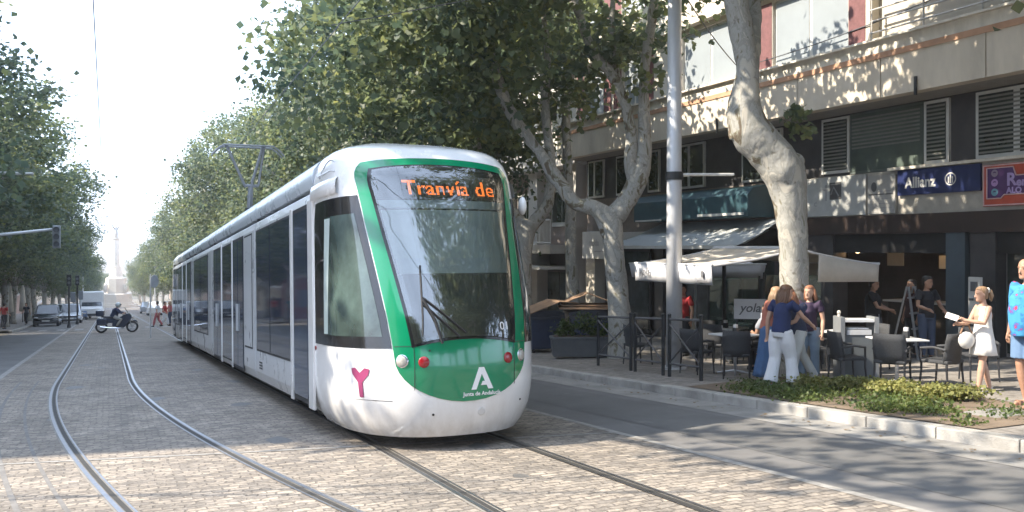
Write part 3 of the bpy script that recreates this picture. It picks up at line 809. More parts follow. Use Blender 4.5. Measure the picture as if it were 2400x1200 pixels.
def circ(b, cy, cz, ro, ri, x=-.066):
    n = 28; b.add([(x, cy-math.cos(2*pi*k/n)*ro, cz+math.sin(2*pi*k/n)*ro) for k in range(n)]+[(x, cy-math.cos(2*pi*k/n)*ri, cz+math.sin(2*pi*k/n)*ri) for k in range(n)], [(k, (k+1) % n, (k+1) % n+n, k+n) for k in range(n)])
circ(b, -.36, .30, .145, .118)
for dy, h0, h1 in ((-.05, .21, .35), (0, .21, .40), (.05, .21, .35)): b.bb(-.068, -.066, -.36+dy-.015, -.36+dy+.015, h0, h1)
b.build('ring_emblem', whitem, r)
redm = mat('red_sign', (.47,.085,.05), .45, var=.12); pink = mat('pale_pink_trim', (.62,.42,.42), .5)
r = sign('red_sign', 9.6, 12.92, 2.62, 3.50, redm, 'red framed shop sign with a purple panel of three round badges', bord=pink)
plum = mat('plum_panel', (.085,.035,.13), .5, var=.2)
b = MB()
out = [(-.30,.16),(.02,.16),(.10,.23),(1.9,.23),(1.9,.62),(.36,.62),(.30,.80),(-.30,.80)]
b.prism([(1.25-x, z) for x, z in out], -.075, -.055, 'x')
b.build('purple_panel', plum, r)
b = MB()
for (p, q) in zip(out, out[1:]+out[:1]): b.tube([(-.08, 1.25-p[0], p[1]), (-.08, 1.25-q[0], q[1])], .014, 5)
b.build('panel_outline', pink, r)
for k, cm in enumerate(((.28,.22,.28), (.42,.25,.50), (.16,.33,.40))):
    b = MB(); circ(b, 1.37, .69-.20*k, .078, .035, -.08); b.build('round_badge', mat('badge%s' % 'abc'[k], cm, .5), r)
    b = MB(); b.ell((-.078, 1.37, .655-.20*k), (.006, .05, .045), 10); b.build('round_badge', MATS['badge%s' % 'abc'[k]], r)
pk2 = mat('lilac_letter', (.40,.30,.55), .5)
words('R', .36, lambda x, y: (-.082, 1.10-x, .42+y), 'lettering', pk2, r, align='LEFT', bold=.012)
words('en', .24, lambda x, y: (-.082, .88-x, .40+y), 'lettering', pk2, r, align='LEFT', bold=.01)
words('ALQ', .17, lambda x, y: (-.082, 1.10-x, .255+y), 'lettering', pk2, r, align='LEFT', bold=.008)
pale = mat('pale_grey_sign', (.43,.435,.42), .6, var=.10); inkm = mat('faded_ink', (.10,.10,.10), .7); ink2 = mat('very_faded_ink', (.27,.27,.27), .7)
r = sign('pale_sign', 16.12, 18.3, 2.56, 3.56, pale, 'pale grey shop sign with a dark square crest beside the big trunk')
b = MB(); b.bb(-.064, -.06, -.30, .10, .42, .86); b.build('crest', inkm, r)
b = MB(); b.tube([(-.067, -.22, .50), (-.067, -.05, .74), (-.067, .05, .55)], .02, 5); b.bb(-.069, -.064, -.26, .06, .80, .82); b.build('crest_drawing', ink2, r)
b = MB(); b.bb(-.064, -.06, .20, .25, .40, .68); b.bb(-.064, -.06, .14, .32, .66, .70); b.ell((-.062, .23, .77), (.004, .05, .05), 8); b.build('crest_staff', ink2, r)
words('C', .15, lambda x, y: (-.063, .60-x, .27+y), 'lettering', ink2, r, bold=.004)
words('GI', .15, lambda x, y: (-.063, -.52-x, .27+y), 'lettering', ink2, r, bold=.004)
r = sign('notice_board', 15.22, 16.06, 2.56, 3.50, mat('grey_notice', (.36,.35,.33), .6, var=.1), 'small grey notice board of dark round seal and ruled lines left of the blue sign')
b = MB(); b.ell((-.06, .22, .66), (.008, .09, .12), 14); b.build('round_seal', inkm, r)
for k, (a, c) in enumerate(((-.36,.38), (-.30,.10), (-.33,.30), (-.28,.32), (-.34,.25))):
    b = MB(); z = (.46, .54, .36, .24, .14)[k]; b.bb(-.064, -.06, a, c, z, z+(.03 if k == 0 else .018)); b.build('ruled_line', inkm if k == 0 else MATS['very_faded_ink'], r)
# blue awning box and grey canvas awning
bl = mat('teal_blue_awning', (.028,.072,.09), .5, var=.2, scale=2); gy = mat('grey_canvas', (.36,.38,.38), .8, var=.08, scale=1.5)
r = tag(empty('blue_awning_box', (XF, 22.4, 2.6)), 'dark teal blue box awning over the dining terrace behind the metal mast', 'awning')
b = MB(); b.prism([(-.95, 0), (-.95, .62), (-.75, .82), (0, .95), (0, 0)], -2.95, 2.85, 'y'); b.build('box', bl, r, bevel=.02)
b = MB(); b.bb(-.985, -.955, -2.8, -.7, .06, .13); b.build('trim', winf, r)
b = MB(); b.bb(-.985, -.955, 1.2, 2.7, .0, .05); b.build('trim', winf, r)
r = tag(empty('grey_awning', (XF, 21.6, 2.45)), 'light grey canvas awning sloping out under the teal box', 'awning')
b = MB(); b.grid([[(-.1, -2.6, .1), (-.1, 3.2, .1)], [(-1.0, -2.7, -.35), (-1.0, 3.5, -.35)], [(-1.9, -2.85, -.66), (-1.9, 3.9, -.66)]]); b.build('canvas', gy, r, solid=.012)
b = MB(); b.bb(-1.95, -1.88, -2.85, 3.9, -.74, -.645); b.build('front_bar', winf, r)
b = MB(); b.tube([(-.1, -2.0, -.2), (-1.2, -2.4, -.55), (-1.9, -2.0, -.72)], .03, 6); b.tube([(-.1, 2.6, -.2), (-1.1, 3.1, -.55), (-1.9, 2.6, -.72)], .03, 6); b.build('folding_arm', winf, r)
r = sign('phone_shop_sign', 24.4, 27.3, 1.72, 2.30, mat('grey_white_sign', (.46,.46,.45), .6, var=.08), 'grey white shop sign reading movistar next to the grey awning', X=XF-.1)
words('movistar', .36, lambda x, y: (-.066, .95-x, .16+y), 'lettering', mat('dark_blue_letter', (.05,.06,.09), .6), r, align='LEFT', bold=.01)
b = MB(); b.ell((-.066, 1.12, .30), (.006, .035, .035), 8); b.build('dot', MATS['dark_blue_letter'], r)
r = sign('blank_light_box', 27.9, 30.2, 1.32, 2.36, whitem, 'white light box sign on the corner of the block behind the forked tree', X=XF-.1)
words('moda', .34, lambda x, y: (-.066, .25-x, .50+y), 'lettering', mat('pale_letter', (.42,.41,.40), .6), r, bold=.008)
b = MB(); b.bb(-.066, -.06, -.5, .2, .26, .30); b.build('underline', MATS['pale_letter'], r)
# ---- second building beyond, with balcony
b2 = tag(empty('apartment_building', (17.5, 46, G(0, 46))), 'paler block beyond the beige one, with a railed balcony over a canopy', 'building')
O2 = Vector((17.5, 46, G(0, 46)))
def p2(b, n, m, par=None, **k): return bpart(b, n, m, par, root=b2, org=O2, **k)
lw = mat('light_plaster', (.52,.49,.45), .85, var=.1, scale=1)
Ya, Yb_ = 30.6, 62
for (z0, z1) in ((5.08, 6.5), (8.1, 9.4), (11.0, 12.3), (13.9, 15.6)):
    b = MB(); b.bb(16.7, 17.6, Ya, Yb_, z0, z1); p2(b, 'floor_band', lw)
b = MB(); b.bb(17.6, 29, Ya, Yb_, -3.5, 15.4); p2(b, 'wall', mat('rose_grey_wall', (.30,.25,.23), .85, var=.12))
for k in range(9):
    y = 31.0+k*3.5
    b = MB(); b.bb(16.98, 17.62, y, y+.85, -3.2, 15.4); p2(b, 'pier', lw)
for z in (2.65, 6.5, 9.4, 12.3):
    for k in range(8):
        y = 31.9+k*3.5
        b = MB(); b.bb(17.5, 17.57, y+.3, y+2.2, z+(.1 if z > 3 else 0), z+1.55); f = p2(b, 'window', winf)
        g = MB(); g.bb(17.48, 17.51, y+.37, y+1.2, z+.18, z+1.47); g.bb(17.48, 17.51, y+1.28, y+2.13, z+.18, z+1.47); p2(g, 'pane', dglass, f)
b = MB(); b.bb(15.9, 17.6, Ya+.5, Yb_-3, 1.5, 1.86); p2(b, 'balcony_slab', lw)
for k in range(3):
    y0 = 31.3+k*6
    r_ = MB(); r_.tube([(16.0, y0, 2.85), (16.0, y0+5.6, 2.85)], .03, 6); r_.tube([(16.0, y0, 1.95), (16.0, y0+5.6, 1.95)], .025, 6)
    for i in range(48): r_.tube([(16.0, y0+i*5.6/47, 1.9), (16.0, y0+i*5.6/47, 2.85)], .013 if i % 8 else .03, 4)
    p2(r_, 'balcony_railing', railm if k else winf)
b = MB(); b.bb(15.6, 17.6, Ya+.9, Yb_-10, .86, .99); p2(b, 'canopy', winf)
for k in range(4):
    b = MB(); b.bb(17.4, 17.5, 32+k*3.5, 34.3+k*3.5, -2.2, .8); f = p2(b, 'shop_window', ironm)
    g = MB(); g.bb(17.37, 17.41, 32.1+k*3.5, 33.1+k*3.5, -1.8, .7); g.bb(17.37, 17.41, 33.2+k*3.5, 34.2+k*3.5, -1.8, .7); p2(g, 'pane', MATS['shop_glass'], f)
# ---- plain street blocks, both sides, seen between and below the crowns
def block(x0, x1, y0, y1, h, m, label, side, ledge=lw, nf=None):
    zb = G(0, (y0+y1)/2)
    r = tag(empty('street_building', ((x0+x1)/2, (y0+y1)/2, zb)), label, 'building', 'street blocks along the avenue')
    o = Vector(r.location)
    q = lambda b, n, mm, par=None: bpart(b, n, mm, par, root=r, org=o)
    b = MB(); b.bb(x0, x1, y0, y1, zb-1.2, zb+h); q(b, 'wall', m)
    b = MB(); b.bb(x0-.3, x1+.3, y0-.3, y1+.3, zb+h, zb+h+.4); q(b, 'roof', ledge)
    xf = x1 if side < 0 else x0; s_ = 1 if side < 0 else -1
    n = max(2, int((y1-y0)/3.4)); nfl = int(h/3.1)
    for fl_ in range(nfl):
        z = zb+1.0+fl_*3.1 if fl_ else zb+.3
        if fl_: b = MB(); b.bb(xf, xf+s_*(.5 if fl_ % 2 else .12), y0+.5, y1-.5, z-.5, z-.22); q(b, 'floor_ledge', ledge)
        b = MB(); g = MB()
        for k in range(n):
            y = y0+(y1-y0)*(k+.5)/n; w_ = .75 if fl_ else 1.3; hh = 1.7 if fl_ else 2.3
            fo = MB(); fo.bb(xf-s_*.02, xf+s_*.05, y-w_, y+w_, z, z+hh)
            if (k+fl_) % 1 == 0 and n*nfl <= 40:
                f = q(fo, 'window', winf if (k*7+fl_*3) % 4 else blindw)
                gg = MB(); gg.bb(xf, xf+s_*.07, y-w_+.08, y-.04, z+.08, z+hh-.08); gg.bb(xf, xf+s_*.07, y+.04, y+w_-.08, z+.08, z+hh-.08); q(gg, 'pane', dglass, f)
    return r
cream = mat('cream_render', (.52,.46,.36), .85, var=.1, scale=.8); greyw = mat('grey_render', (.38,.37,.36), .85, var=.1, scale=.8); rosew = mat('rose_render', (.42,.30,.25), .85, var=.12, scale=.8)
block(-20, -14, 16.15, 38, 25.0, cream, 'cream block on the left side nearest the camera, casting shade over the rails', -1)
block(-27, -14, 38.3, 60, 17, rosew, 'rose block second along the left side', -1)
block(-27, -14, 68, 100, 21, greyw, 'grey block past the junction on the left side', -1)
block(-27, -14, 100.3, 145, 19, cream, 'long cream block behind the left trees', -1)
block(-27, -14, 146, 200, 20, rosew, 'long rose block behind the left trees', -1)
block(-27, -14, 201, 300, 16, cream, 'far cream block low on the left near the column', -1)
block(17.5, 30, 68, 110, 19, cream, 'cream block past the junction behind the tram', 1)
block(17.5, 30, 111, 170, 20, greyw, 'long grey block behind the right trees', 1)
block(17.5, 30, 171, 300, 17, rosew, 'far rose block low on the right near the column', 1)
block(-26, -14.5, -30, -3, 15, greyw, 'grey block behind the camera on the left', -1)
# ------------------------------------------------------------------ trees
def leaf_mat(name, c1, c2, c3, trans=.42):
    m = bpy.data.materials.new(name); N, L = nodes(m); b = N['Principled BSDF']
    b.inputs['Roughness'].default_value = .5; b.inputs['Specular IOR Level'].default_value = .35
    g = N.new('ShaderNodeNewGeometry'); r = N.new('ShaderNodeValToRGB'); L.new(g.outputs['Random Per Island'], r.inputs['Fac'])
    e = r.color_ramp.elements; e[0].color = c1+(1,); e[1].color = c3+(1,); k = e.new(.55); k.color = c2+(1,)
    tc = N.new('ShaderNodeTexCoord'); n = N.new('ShaderNodeTexNoise'); n.inputs['Scale'].default_value = .55; n.inputs['Detail'].default_value = 3
    L.new(tc.outputs['Object'], n.inputs['Vector'])
    r2 = N.new('ShaderNodeValToRGB'); L.new(n.outputs['Fac'], r2.inputs['Fac']); r2.color_ramp.elements[0].position = .35; r2.color_ramp.elements[1].position = .65
    r2.color_ramp.elements[0].color = (.62,.70,.75,1); r2.color_ramp.elements[1].color = (1.2,1.15,.85,1)
    mu = N.new('ShaderNodeMix'); mu.data_type = 'RGBA'; mu.blend_type = 'MULTIPLY'; mu.inputs[0].default_value = 1
    L.new(r.outputs['Color'], mu.inputs[6]); L.new(r2.outputs['Color'], mu.inputs[7]); L.new(mu.outputs[2], b.inputs['Base Color'])
    t = N.new('ShaderNodeBsdfTranslucent'); hs = N.new('ShaderNodeHueSaturation'); hs.inputs['Value'].default_value = 2.0; hs.inputs['Hue'].default_value = .485; hs.inputs['Saturation'].default_value = 1.05
    L.new(mu.outputs[2], hs.inputs['Color']); L.new(hs.outputs['Color'], t.inputs['Color'])
    mx = N.new('ShaderNodeMixShader'); mx.inputs[0].default_value = trans
    L.new(b.outputs[0], mx.inputs[1]); L.new(t.outputs[0], mx.inputs[2]); L.new(mx.outputs[0], N['Material Output'].inputs['Surface'])
    MATS[name] = m; return m
leafA = leaf_mat('plane_leaves', (.080,.112,.078), (.11,.142,.092), (.165,.185,.092))
leafB = leaf_mat('plane_leaves_dusky', (.080,.108,.088), (.105,.135,.098), (.135,.155,.098))
def bark_mat():
    m = bpy.data.materials.new('plane_bark'); N, L = nodes(m); b = N['Principled BSDF']; b.inputs['Roughness'].default_value = .85
    tc = N.new('ShaderNodeTexCoord'); mp = N.new('ShaderNodeMapping'); mp.inputs['Scale'].default_value = (1, 1, .55); L.new(tc.outputs['Object'], mp.inputs['Vector'])
    n = N.new('ShaderNodeTexNoise'); n.inputs['Scale'].default_value = 3.2; n.inputs['Detail'].default_value = 5; n.inputs['Roughness'].default_value = .6; n.inputs['Distortion'].default_value = 1.2; L.new(mp.outputs['Vector'], n.inputs['Vector'])
    r = N.new('ShaderNodeValToRGB'); L.new(n.outputs['Fac'], r.inputs['Fac']); r.color_ramp.interpolation = 'LINEAR'
    e = r.color_ramp.elements; e[0].position = .36; e[0].color = (.13,.10,.07,1); e[1].position = .66; e[1].color = (.46,.43,.37,1)
    for p, c in ((.405, (.22,.21,.15,1)), (.425, (.33,.32,.29,1)), (.50, (.37,.36,.33,1)), (.515, (.29,.285,.255,1)), (.575, (.31,.30,.27,1)), (.59, (.43,.40,.345,1))):
        k = e.new(p); k.color = c
    n2 = N.new('ShaderNodeTexNoise'); n2.inputs['Scale'].default_value = 8; n2.inputs['Detail'].default_value = 5; L.new(tc.outputs['Object'], n2.inputs['Vector'])
    r3 = N.new('ShaderNodeValToRGB'); L.new(n2.outputs['Fac'], r3.inputs['Fac']); r3.color_ramp.elements[0].position = .27; r3.color_ramp.elements[1].position = .37; r3.color_ramp.elements[0].color = (.42,.38,.33,1); r3.color_ramp.elements[1].color = (1,1,1,1)
    mu = N.new('ShaderNodeMix'); mu.data_type = 'RGBA'; mu.blend_type = 'MULTIPLY'; mu.inputs[0].default_value = .8
    L.new(r.outputs['Color'], mu.inputs[6]); L.new(r3.outputs['Color'], mu.inputs[7]); L.new(mu.outputs[2], b.inputs['Base Color'])
    bp = N.new('ShaderNodeBump'); bp.inputs['Strength'].default_value = .5; bp.inputs['Distance'].default_value = .03; L.new(n2.outputs['Fac'], bp.inputs['Height']); L.new(bp.outputs['Normal'], b.inputs['Normal'])
    MATS['plane_bark'] = m; return m
bark = bark_mat()
LOBED = [(0,0),(.34,.10),(.52,.42),(.27,.44),(.30,.80),(0,1.0),(-.30,.80),(-.27,.44),(-.52,.42),(-.34,.10)]
def leaf_mesh(name, lobes, ncl, nlf, size, seed, lobed=False, spread=.45, parent=None, m=None):
    """lobes: (cx,cy,cz,rx,ry,rz,weight). clusters of leaves on and in each lobe"""
    rg = np.random.default_rng(seed)
    wts = np.array([l[6] if len(l) > 6 else l[3]*l[4] for l in lobes], float); wts /= wts.sum()
    pick = rg.choice(len(lobes), ncl, p=wts); Lb = np.array([l[:6] for l in lobes], float)[pick]
    d = rg.normal(size=(ncl, 3)); d /= np.linalg.norm(d, axis=1)[:, None]
    rad = rg.uniform(.35, 1.0, ncl)**.45
    c = Lb[:, :3]+d*Lb[:, 3:6]*rad[:, None]
    n = ncl*nlf; cc = np.repeat(c, nlf, axis=0)
    sp = np.repeat(rg.uniform(.6, 1.3, ncl), nlf)*spread
    off = rg.normal(size=(n, 3))*sp[:, None]*np.array([1, 1, .62])
    p = cc+off
    nr = rg.normal(size=(n, 3)); nr[:, 2] += .9; nr += off*.6; nr /= np.linalg.norm(nr, axis=1)[:, None]
    u = np.cross(nr, rg.normal(size=(n, 3))); u /= np.linalg.norm(u, axis=1)[:, None]; v = np.cross(nr, u)
    sz = size*rg.uniform(.65, 1.25, n)
    if lobed: sh = np.array(LOBED)
    else: sh = np.array([(0,0),(.46,.45),(0,1.0),(-.46,.45)])
    k = len(sh)
    fold = np.abs(sh[:, 0])*.35
    V = p[:, None, :]+(u[:, None, :]*sh[None, :, 0, None]+v[:, None, :]*(sh[None, :, 1, None]-.5)+nr[:, None, :]*fold[None, :, None])*sz[:, None, None]
    me = bpy.data.meshes.new(name); me.vertices.add(n*k); me.vertices.foreach_set('co', V.reshape(-1).astype(np.float32))
    me.loops.add(n*k); me.loops.foreach_set('vertex_index', np.arange(n*k, dtype=np.int32))
    me.polygons.add(n); me.polygons.foreach_set('loop_start', np.arange(0, n*k, k, dtype=np.int32)); me.polygons.foreach_set('loop_total', np.full(n, k, dtype=np.int32))
    me.update(calc_edges=True); me.materials.append(m or leafA)
    o = bpy.data.objects.new(name, me); COL.objects.link(o)
    if parent: o.parent = parent
    return o
def wob(p, q, n, a, rnd):
    out = []
    for i in range(n+1):
        t = i/n; x = Vector(p).lerp(Vector(q), t)
        s_ = math.sin(pi*t)*a
        out.append(x+Vector((rnd.uniform(-1, 1), rnd.uniform(-1, 1), rnd.uniform(-.3, .8)))*s_)
    return out
def knobbly(o, amt=.03, sc=2.6):
    tx = bpy.data.textures.new('bark_lumps', 'CLOUDS'); tx.noise_scale = .28
    sd = o.modifiers.new('sub', 'SUBSURF'); sd.levels = 1; sd.render_levels = 1
    md = o.modifiers.new('d', 'DISPLACE'); md.texture = tx; md.strength = amt*2; md.mid_level = .5; md.texture_coords = 'OBJECT' if False else 'LOCAL'
def street_tree(seed, H=14.0, rx=6.3, ry=4.6, dense=330, m=None, fork=3.6, leafs=.195, zb=3.4, nlf=78):
    rnd = random.Random(seed)
    root = empty('plane_tree', (0,0,0))
    b = MB(); lean = rnd.uniform(-.3, .3)
    tp = [(0,0,-.2), (.02,0,.5), (lean*.4,.05,1.8), (lean,.0,fork)]
    b.tube(tp, [.36,.29,.25,.27], 10)
    lobes = []
    nl = 11
    for i in range(nl):
        a = 2*pi*i/nl*1.618*1.7+rnd.uniform(-.3, .3); lv = rnd.random()
        z = zb+1.4+(H-zb-2.8)*((i+.5)/nl); k = math.sin(pi*min(1, max(.12, (z-zb)/(H-zb))))**.6
        rr = rnd.uniform(.45, .72)
        c = (math.cos(a)*rx*rr*k, math.sin(a)*ry*rr*k, z)
        r_ = rnd.uniform(1.7, 2.5)
        lobes.append((c[0], c[1], c[2], r_*1.15, r_*1.05, r_*.95))
    lobes.append((0, 0, H-2.4, 2.2, 2.0, 2.2)); lobes.append((0, 0, (H+zb)/2, 2.6, 2.4, 3.0))
    top = Vector(tp[-1])
    for i in range(4):
        a = 2*pi*i/4+rnd.uniform(-.4, .4)
        e = Vector((math.cos(a)*rx*.30, math.sin(a)*ry*.30, fork+3.2+rnd.uniform(0, 1)))
        pts = wob(top, e, 4, .25, rnd); b.tube(pts, [.19,.16,.15,.13,.11], 8)
        for l in sorted(lobes, key=lambda l: (Vector(l[:3])-e).length)[:4]:
            b.tube(wob(e, l[:3], 4, .3, rnd), [.10,.08,.06,.045,.025], 6)
    o = b.build('trunk', bark, root, smooth=True)
    leaf_mesh('crown', lobes, dense, nlf, leafs, seed, parent=root, m=m or leafA, spread=.52)
    return root
protos = [street_tree(11), street_tree(23, m=leafB, rx=6.6), street_tree(37, H=14.6, rx=6.2), street_tree(51, H=13.4, m=leafB)]
rt = random.Random(5)
rowR = [28.5, 36, 42, 49, 56, 64, 73, 83, 94, 106, 120, 136, 155, 178, 205, 238, 276]
rowL = [29.5, 36, 42.5, 49, 56, 64, 73, 83, 94, 106, 120, 136, 155, 178, 205, 238, 276]
used = [False]*4
def ord_(n): return ['first', 'second', 'third', 'fourth', 'fifth', 'sixth', 'seventh', 'eighth', 'ninth', 'tenth', 'eleventh', 'twelfth', 'thirteenth', 'fourteenth', 'fifteenth', 'sixteenth', 'seventeenth', 'eighteenth'][n]
def put(k, x, y, sc, rz, label, group, z=None):
    loc = (x, y, GP(x, y) if z is None else z)
    if not used[k]:
        t = protos[k]; used[k] = True; t.location = loc; t.rotation_euler = (0, 0, rz); t.scale = sc; t['label'] = label
    else: t = copy_tree(protos[k], loc, rz, label, sc)
    t['category'] = 'tree'; t['group'] = group
    return t
for i, y in enumerate(rowR):
    k = (i*3+1) % 4; s_ = rt.uniform(.92, 1.05); sx = .86 if i < 1 else .86 if i < 3 else .93
    put(k, 9.6+rt.uniform(-.3, .3) if i > 1 else 10.2, y, (s_*sx, s_*1.05, s_*(1.0, .98, .94, .95, .93)[min(i, 4)]*rt.uniform(.97, 1.03)), rt.choice([0, pi])+rt.uniform(-.25, .25),
        'leafy plane tree behind the tram, %s in the right row beyond the forked trunks' % ord_(i), 'plane trees along the right side')
for i, y in enumerate(rowL):
    k = (i*3+2) % 4; s_ = rt.uniform(.92, 1.08)
    put(k, (-6.9 if i > 1 else -8.2)+rt.uniform(-.4, .3), y, (s_*(1.0 if i else 1.2), s_*1.05, s_*(1.30, .88, .76, .80, .84, .86)[min(i, 5)]*rt.uniform(.97, 1.03)), rt.choice([0, pi])+rt.uniform(-.25, .25),
        'leafy plane tree across the street, %s from the left picture edge' % ord_(i), 'plane trees along the left side')
# beyond the column, closing the avenue
for i, (x, y, s_) in enumerate(((-14, 372, 1.0), (12, 366, 1.15), (22, 380, 1.2), (-24, 385, 1.15), (2, 396, .75), (-8, 350, .85), (11, 345, .85), (33, 372, 1.1), (-4, 410, .8), (-34, 372, 1.2))):
    put((i*3) % 4, x, y, (s_*1.2, s_, s_), i*.9, 'far tree standing beyond the column, %s counting outwards' % ord_(i), 'far trees beyond the column')
# behind the camera: seen mirrored in the windscreen
for i, (x, y) in enumerate(((10.6, 4.6), (9.0, -1.2), (10.6, -9), (-8.2, -9), (-8.0, -16), (10.5, -16), (-2, -24), (4, -26), (9.5, -24))):
    put((i+1) % 4, x, y, (.95, .95, 1.0), i*.7, 'plane tree behind the camera, %s of its group' % ord_(i), 'plane trees behind the camera')

def hero(name, loc, paths, lobes, ncl, nlf, size, seed, label, spread=.4, knob=.03, lobed=True, m=None):
    root = tag(empty(name, loc), label, 'tree')
    b = MB()
    for pts, rs in paths: 
        # resample for smoothness
        P_ = [Vector(p) for p in pts]; out = []; ro = []
        for i in range(len(P_)-1):
            for j in range(4):
                t = j/4; p0 = P_[max(0, i-1)]; p1 = P_[i]; p2_ = P_[i+1]; p3 = P_[min(len(P_)-1, i+2)]
                out.append(.5*((2*p1)+(p2_-p0)*t+(2*p0-5*p1+4*p2_-p3)*t*t+(3*p1-p0-3*p2_+p3)*t**3)); ro.append(rs[i]+(rs[i+1]-rs[i])*t)
        out.append(P_[-1]); ro.append(rs[-1])
        b.tube(out, ro, 14)
    o = b.build('trunk', bark, root, smooth=True); knobbly(o, knob)
    leaf_mesh('crown', lobes, ncl, nlf, size, seed, lobed=lobed, parent=root, m=m or leafA, spread=spread)
    return root
# helper: frame axes at a tree, px offset right -> (cos, -sin) ; away -> (sin, cos)
ct, st_ = math.cos(R(24.58)), math.sin(R(24.58))
def V3(r, z, d=0): return (r*ct+d*st_, -r*st_+d*ct, z)
# T1: the big pale trunk in front of the beige block (15.7 m away; 1 m = 131 px)
k = 131.0; bx = 1862; g0 = 895
def q(px, py, d=0): return V3((px-bx)/k, (g0-py)/k, d)
T1 = hero('plane_tree', (11.12, 12.2, GP(0, 12.2)),
     [([q(1866,925), q(1864,880), q(1862,760), q(1860,600), q(1850,480), q(1836,418), q(1800,368), q(1756,318), q(1745,250), q(1752,180), q(1738,90), q(1722,0), q(1700,-130), q(1660,-330,.4)],
       [.34,.28,.255,.25,.31,.40,.37,.38,.29,.20,.21,.21,.16,.09]),
      ([q(1756,200), q(1772,120,.2), q(1782,40,.4), q(1800,-60,.6), q(1850,-260,.5)], [.16,.15,.14,.12,.07]),
      ([q(1752,300), q(1728,318), q(1720,345)], [.20,.17,.08]),
      ([q(1850,400), q(1868,385), q(1880,400)], [.20,.13,.05]),
      ([q(1722,0), q(1620,-120), q(1450,-260,-.5), q(1250,-330,-1)], [.15,.10,.07,.04]),
      ([q(1800,-60), q(1950,-150), q(2120,-120)], [.09,.06,.03])],
     [(-3.2, 1.2, 10.6, 3.0, 3.0, 1.7), (-5.5, -.5, 11.4, 2.6, 2.6, 1.6), (-1.0, 0, 11.8, 3.0, 3.0, 2.2), (1.8, -1.0, 10.6, 2.4, 2.6, 1.6), (-2.5, -2.5, 11.2, 2.4, 2.4, 1.7), (-.3, -.6, 9.2, 1.5, 1.6, .8)],
     330, 50, .23, 71, 'thick pale plane tree with an elbow bend, rising above the walking women', spread=.42, knob=.035)
leaf_mesh('sprig', [(.08,-.04,4.62,.16,.12,.16), (.2,-.1,4.32,.16,.1,.08), (-.02,.0,4.42,.1,.1,.1)], 9, 8, .155, 78, lobed=True, parent=T1, spread=.09)
# T2: forked trunk beside the bins (20.7 m; 1 m = 100 px)
k = 96.0; bx = 1452; g0 = 832
hero('plane_tree', (11.1, 18.1, GP(0, 18.1)),
     [([q(1458,850), q(1455,800), q(1450,700), q(1440,600), q(1436,530), q(1428,495)], [.38,.31,.27,.25,.26,.30]),
      ([q(1436,520), q(1395,488), q(1352,478), q(1322,440), q(1298,405), q(1268,358), q(1215,290), q(1178,210), q(1150,90), q(1138,-40), q(1120,-200)], [.26,.20,.17,.18,.16,.13,.15,.14,.11,.09,.05]),
      ([q(1440,510), q(1470,470), q(1500,410), q(1510,340), q(1508,250), q(1512,150), q(1530,30), q(1540,-90), q(1560,-240)], [.27,.24,.24,.17,.13,.12,.12,.10,.06]),
      ([q(1490,430), q(1478,380), q(1480,320), q(1462,240), q(1428,170), q(1392,130), q(1362,50), q(1335,-30), q(1300,-180)], [.19,.17,.14,.13,.13,.12,.11,.10,.05]),
      ([q(1455,230), q(1445,150,.3), q(1440,60,.5), q(1450,-80,.7)], [.10,.09,.08,.05]),
      ([q(1400,490), q(1412,530), q(1420,560)], [.14,.11,.05]),
      ([q(1300,405), q(1290,330,.4), q(1285,240,.6), q(1290,120,.8), q(1275,-40,1)], [.12,.11,.10,.08,.05])],
     [(-3.6, .5, 9.2, 2.4, 3.0, 1.9), (-5.2, .2, 8.6, 1.9, 2.8, 1.9), (-2.2, 1.0, 7.6, 2.0, 2.2, 1.3), (-1.0, -1.0, 10.4, 2.6, 2.8, 2.0), (-3.5, 1.8, 5.9, 1.7, 1.7, .9), (.8, .4, 8.8, 1.8, 2, 1.3), (-4.4, 1.2, 6.9, 2.0, 2.2, 1.1), (0, .3, 6.7, 1.2, 1.4, .9), (-5.2, -.6, 10.8, 2.2, 2.6, 1.8)],
     270, 42, .205, 72, 'forked grey plane tree beside the dark bins, its limbs spreading over the tram', spread=.42, knob=.03)
# T3: behind the tram's corner, leaning limbs
k = 84.0; bx = 1262; g0 = 790
hero('plane_tree', (11.0, 22.8, GP(0, 22.8)),
     [([q(1250,800), q(1246,700), q(1243,600), q(1250,520), q(1262,480)], [.36,.30,.27,.27,.28]),
      ([q(1250,510), q(1285,470), q(1308,430), q(1312,340), q(1300,230,.3), q(1296,120,.5), q(1300,-20,.6)], [.24,.20,.17,.14,.13,.11,.06]),
      ([q(1250,500), q(1228,470), q(1190,430), q(1140,330), q(1120,220), q(1100,60), q(1080,-80)], [.20,.17,.15,.14,.12,.10,.06])],
     [(-3.4, .5, 8.6, 2.6, 3.0, 2.2), (-5.5, 1, 8.0, 1.8, 2.6, 2.2), (-2.0, .6, 7.6, 2.2, 2.6, 1.7), (-.6, .2, 9.6, 2.8, 2.8, 2.2), (-4.4, -.3, 11, 2.4, 2.6, 1.8), (-3.0, 1.5, 6.1, 2.0, 1.8, .8), (-.2, 1.2, 6.3, 2, 1.6, .9)],
     240, 42, .215, 73, 'plane tree rising right behind the front corner of the tram', spread=.46, lobed=False)
# T4: slim sunlit trunk between the bins and the forked tree
k = 76.0; bx = 1358; g0 = 795
hero('plane_tree', (13.4, 24.6, GP(0, 24.6)),
     [([q(1360,810), q(1358,700), q(1352,600), q(1350,500), q(1345,400), q(1340,250), q(1350,100), q(1340,-60)], [.28,.22,.19,.17,.16,.14,.11,.06])],
     [(-1.0, 0, 8.8, 2.2, 2.2, 1.8), (.5, 0, 10.5, 2.2, 2.2, 1.8), (-2.5, 0, 10, 2.2, 2.2, 1.8)],
     80, 44, .25, 74, 'slim sunlit plane tree between the bins and the forked trunk', lobed=False)
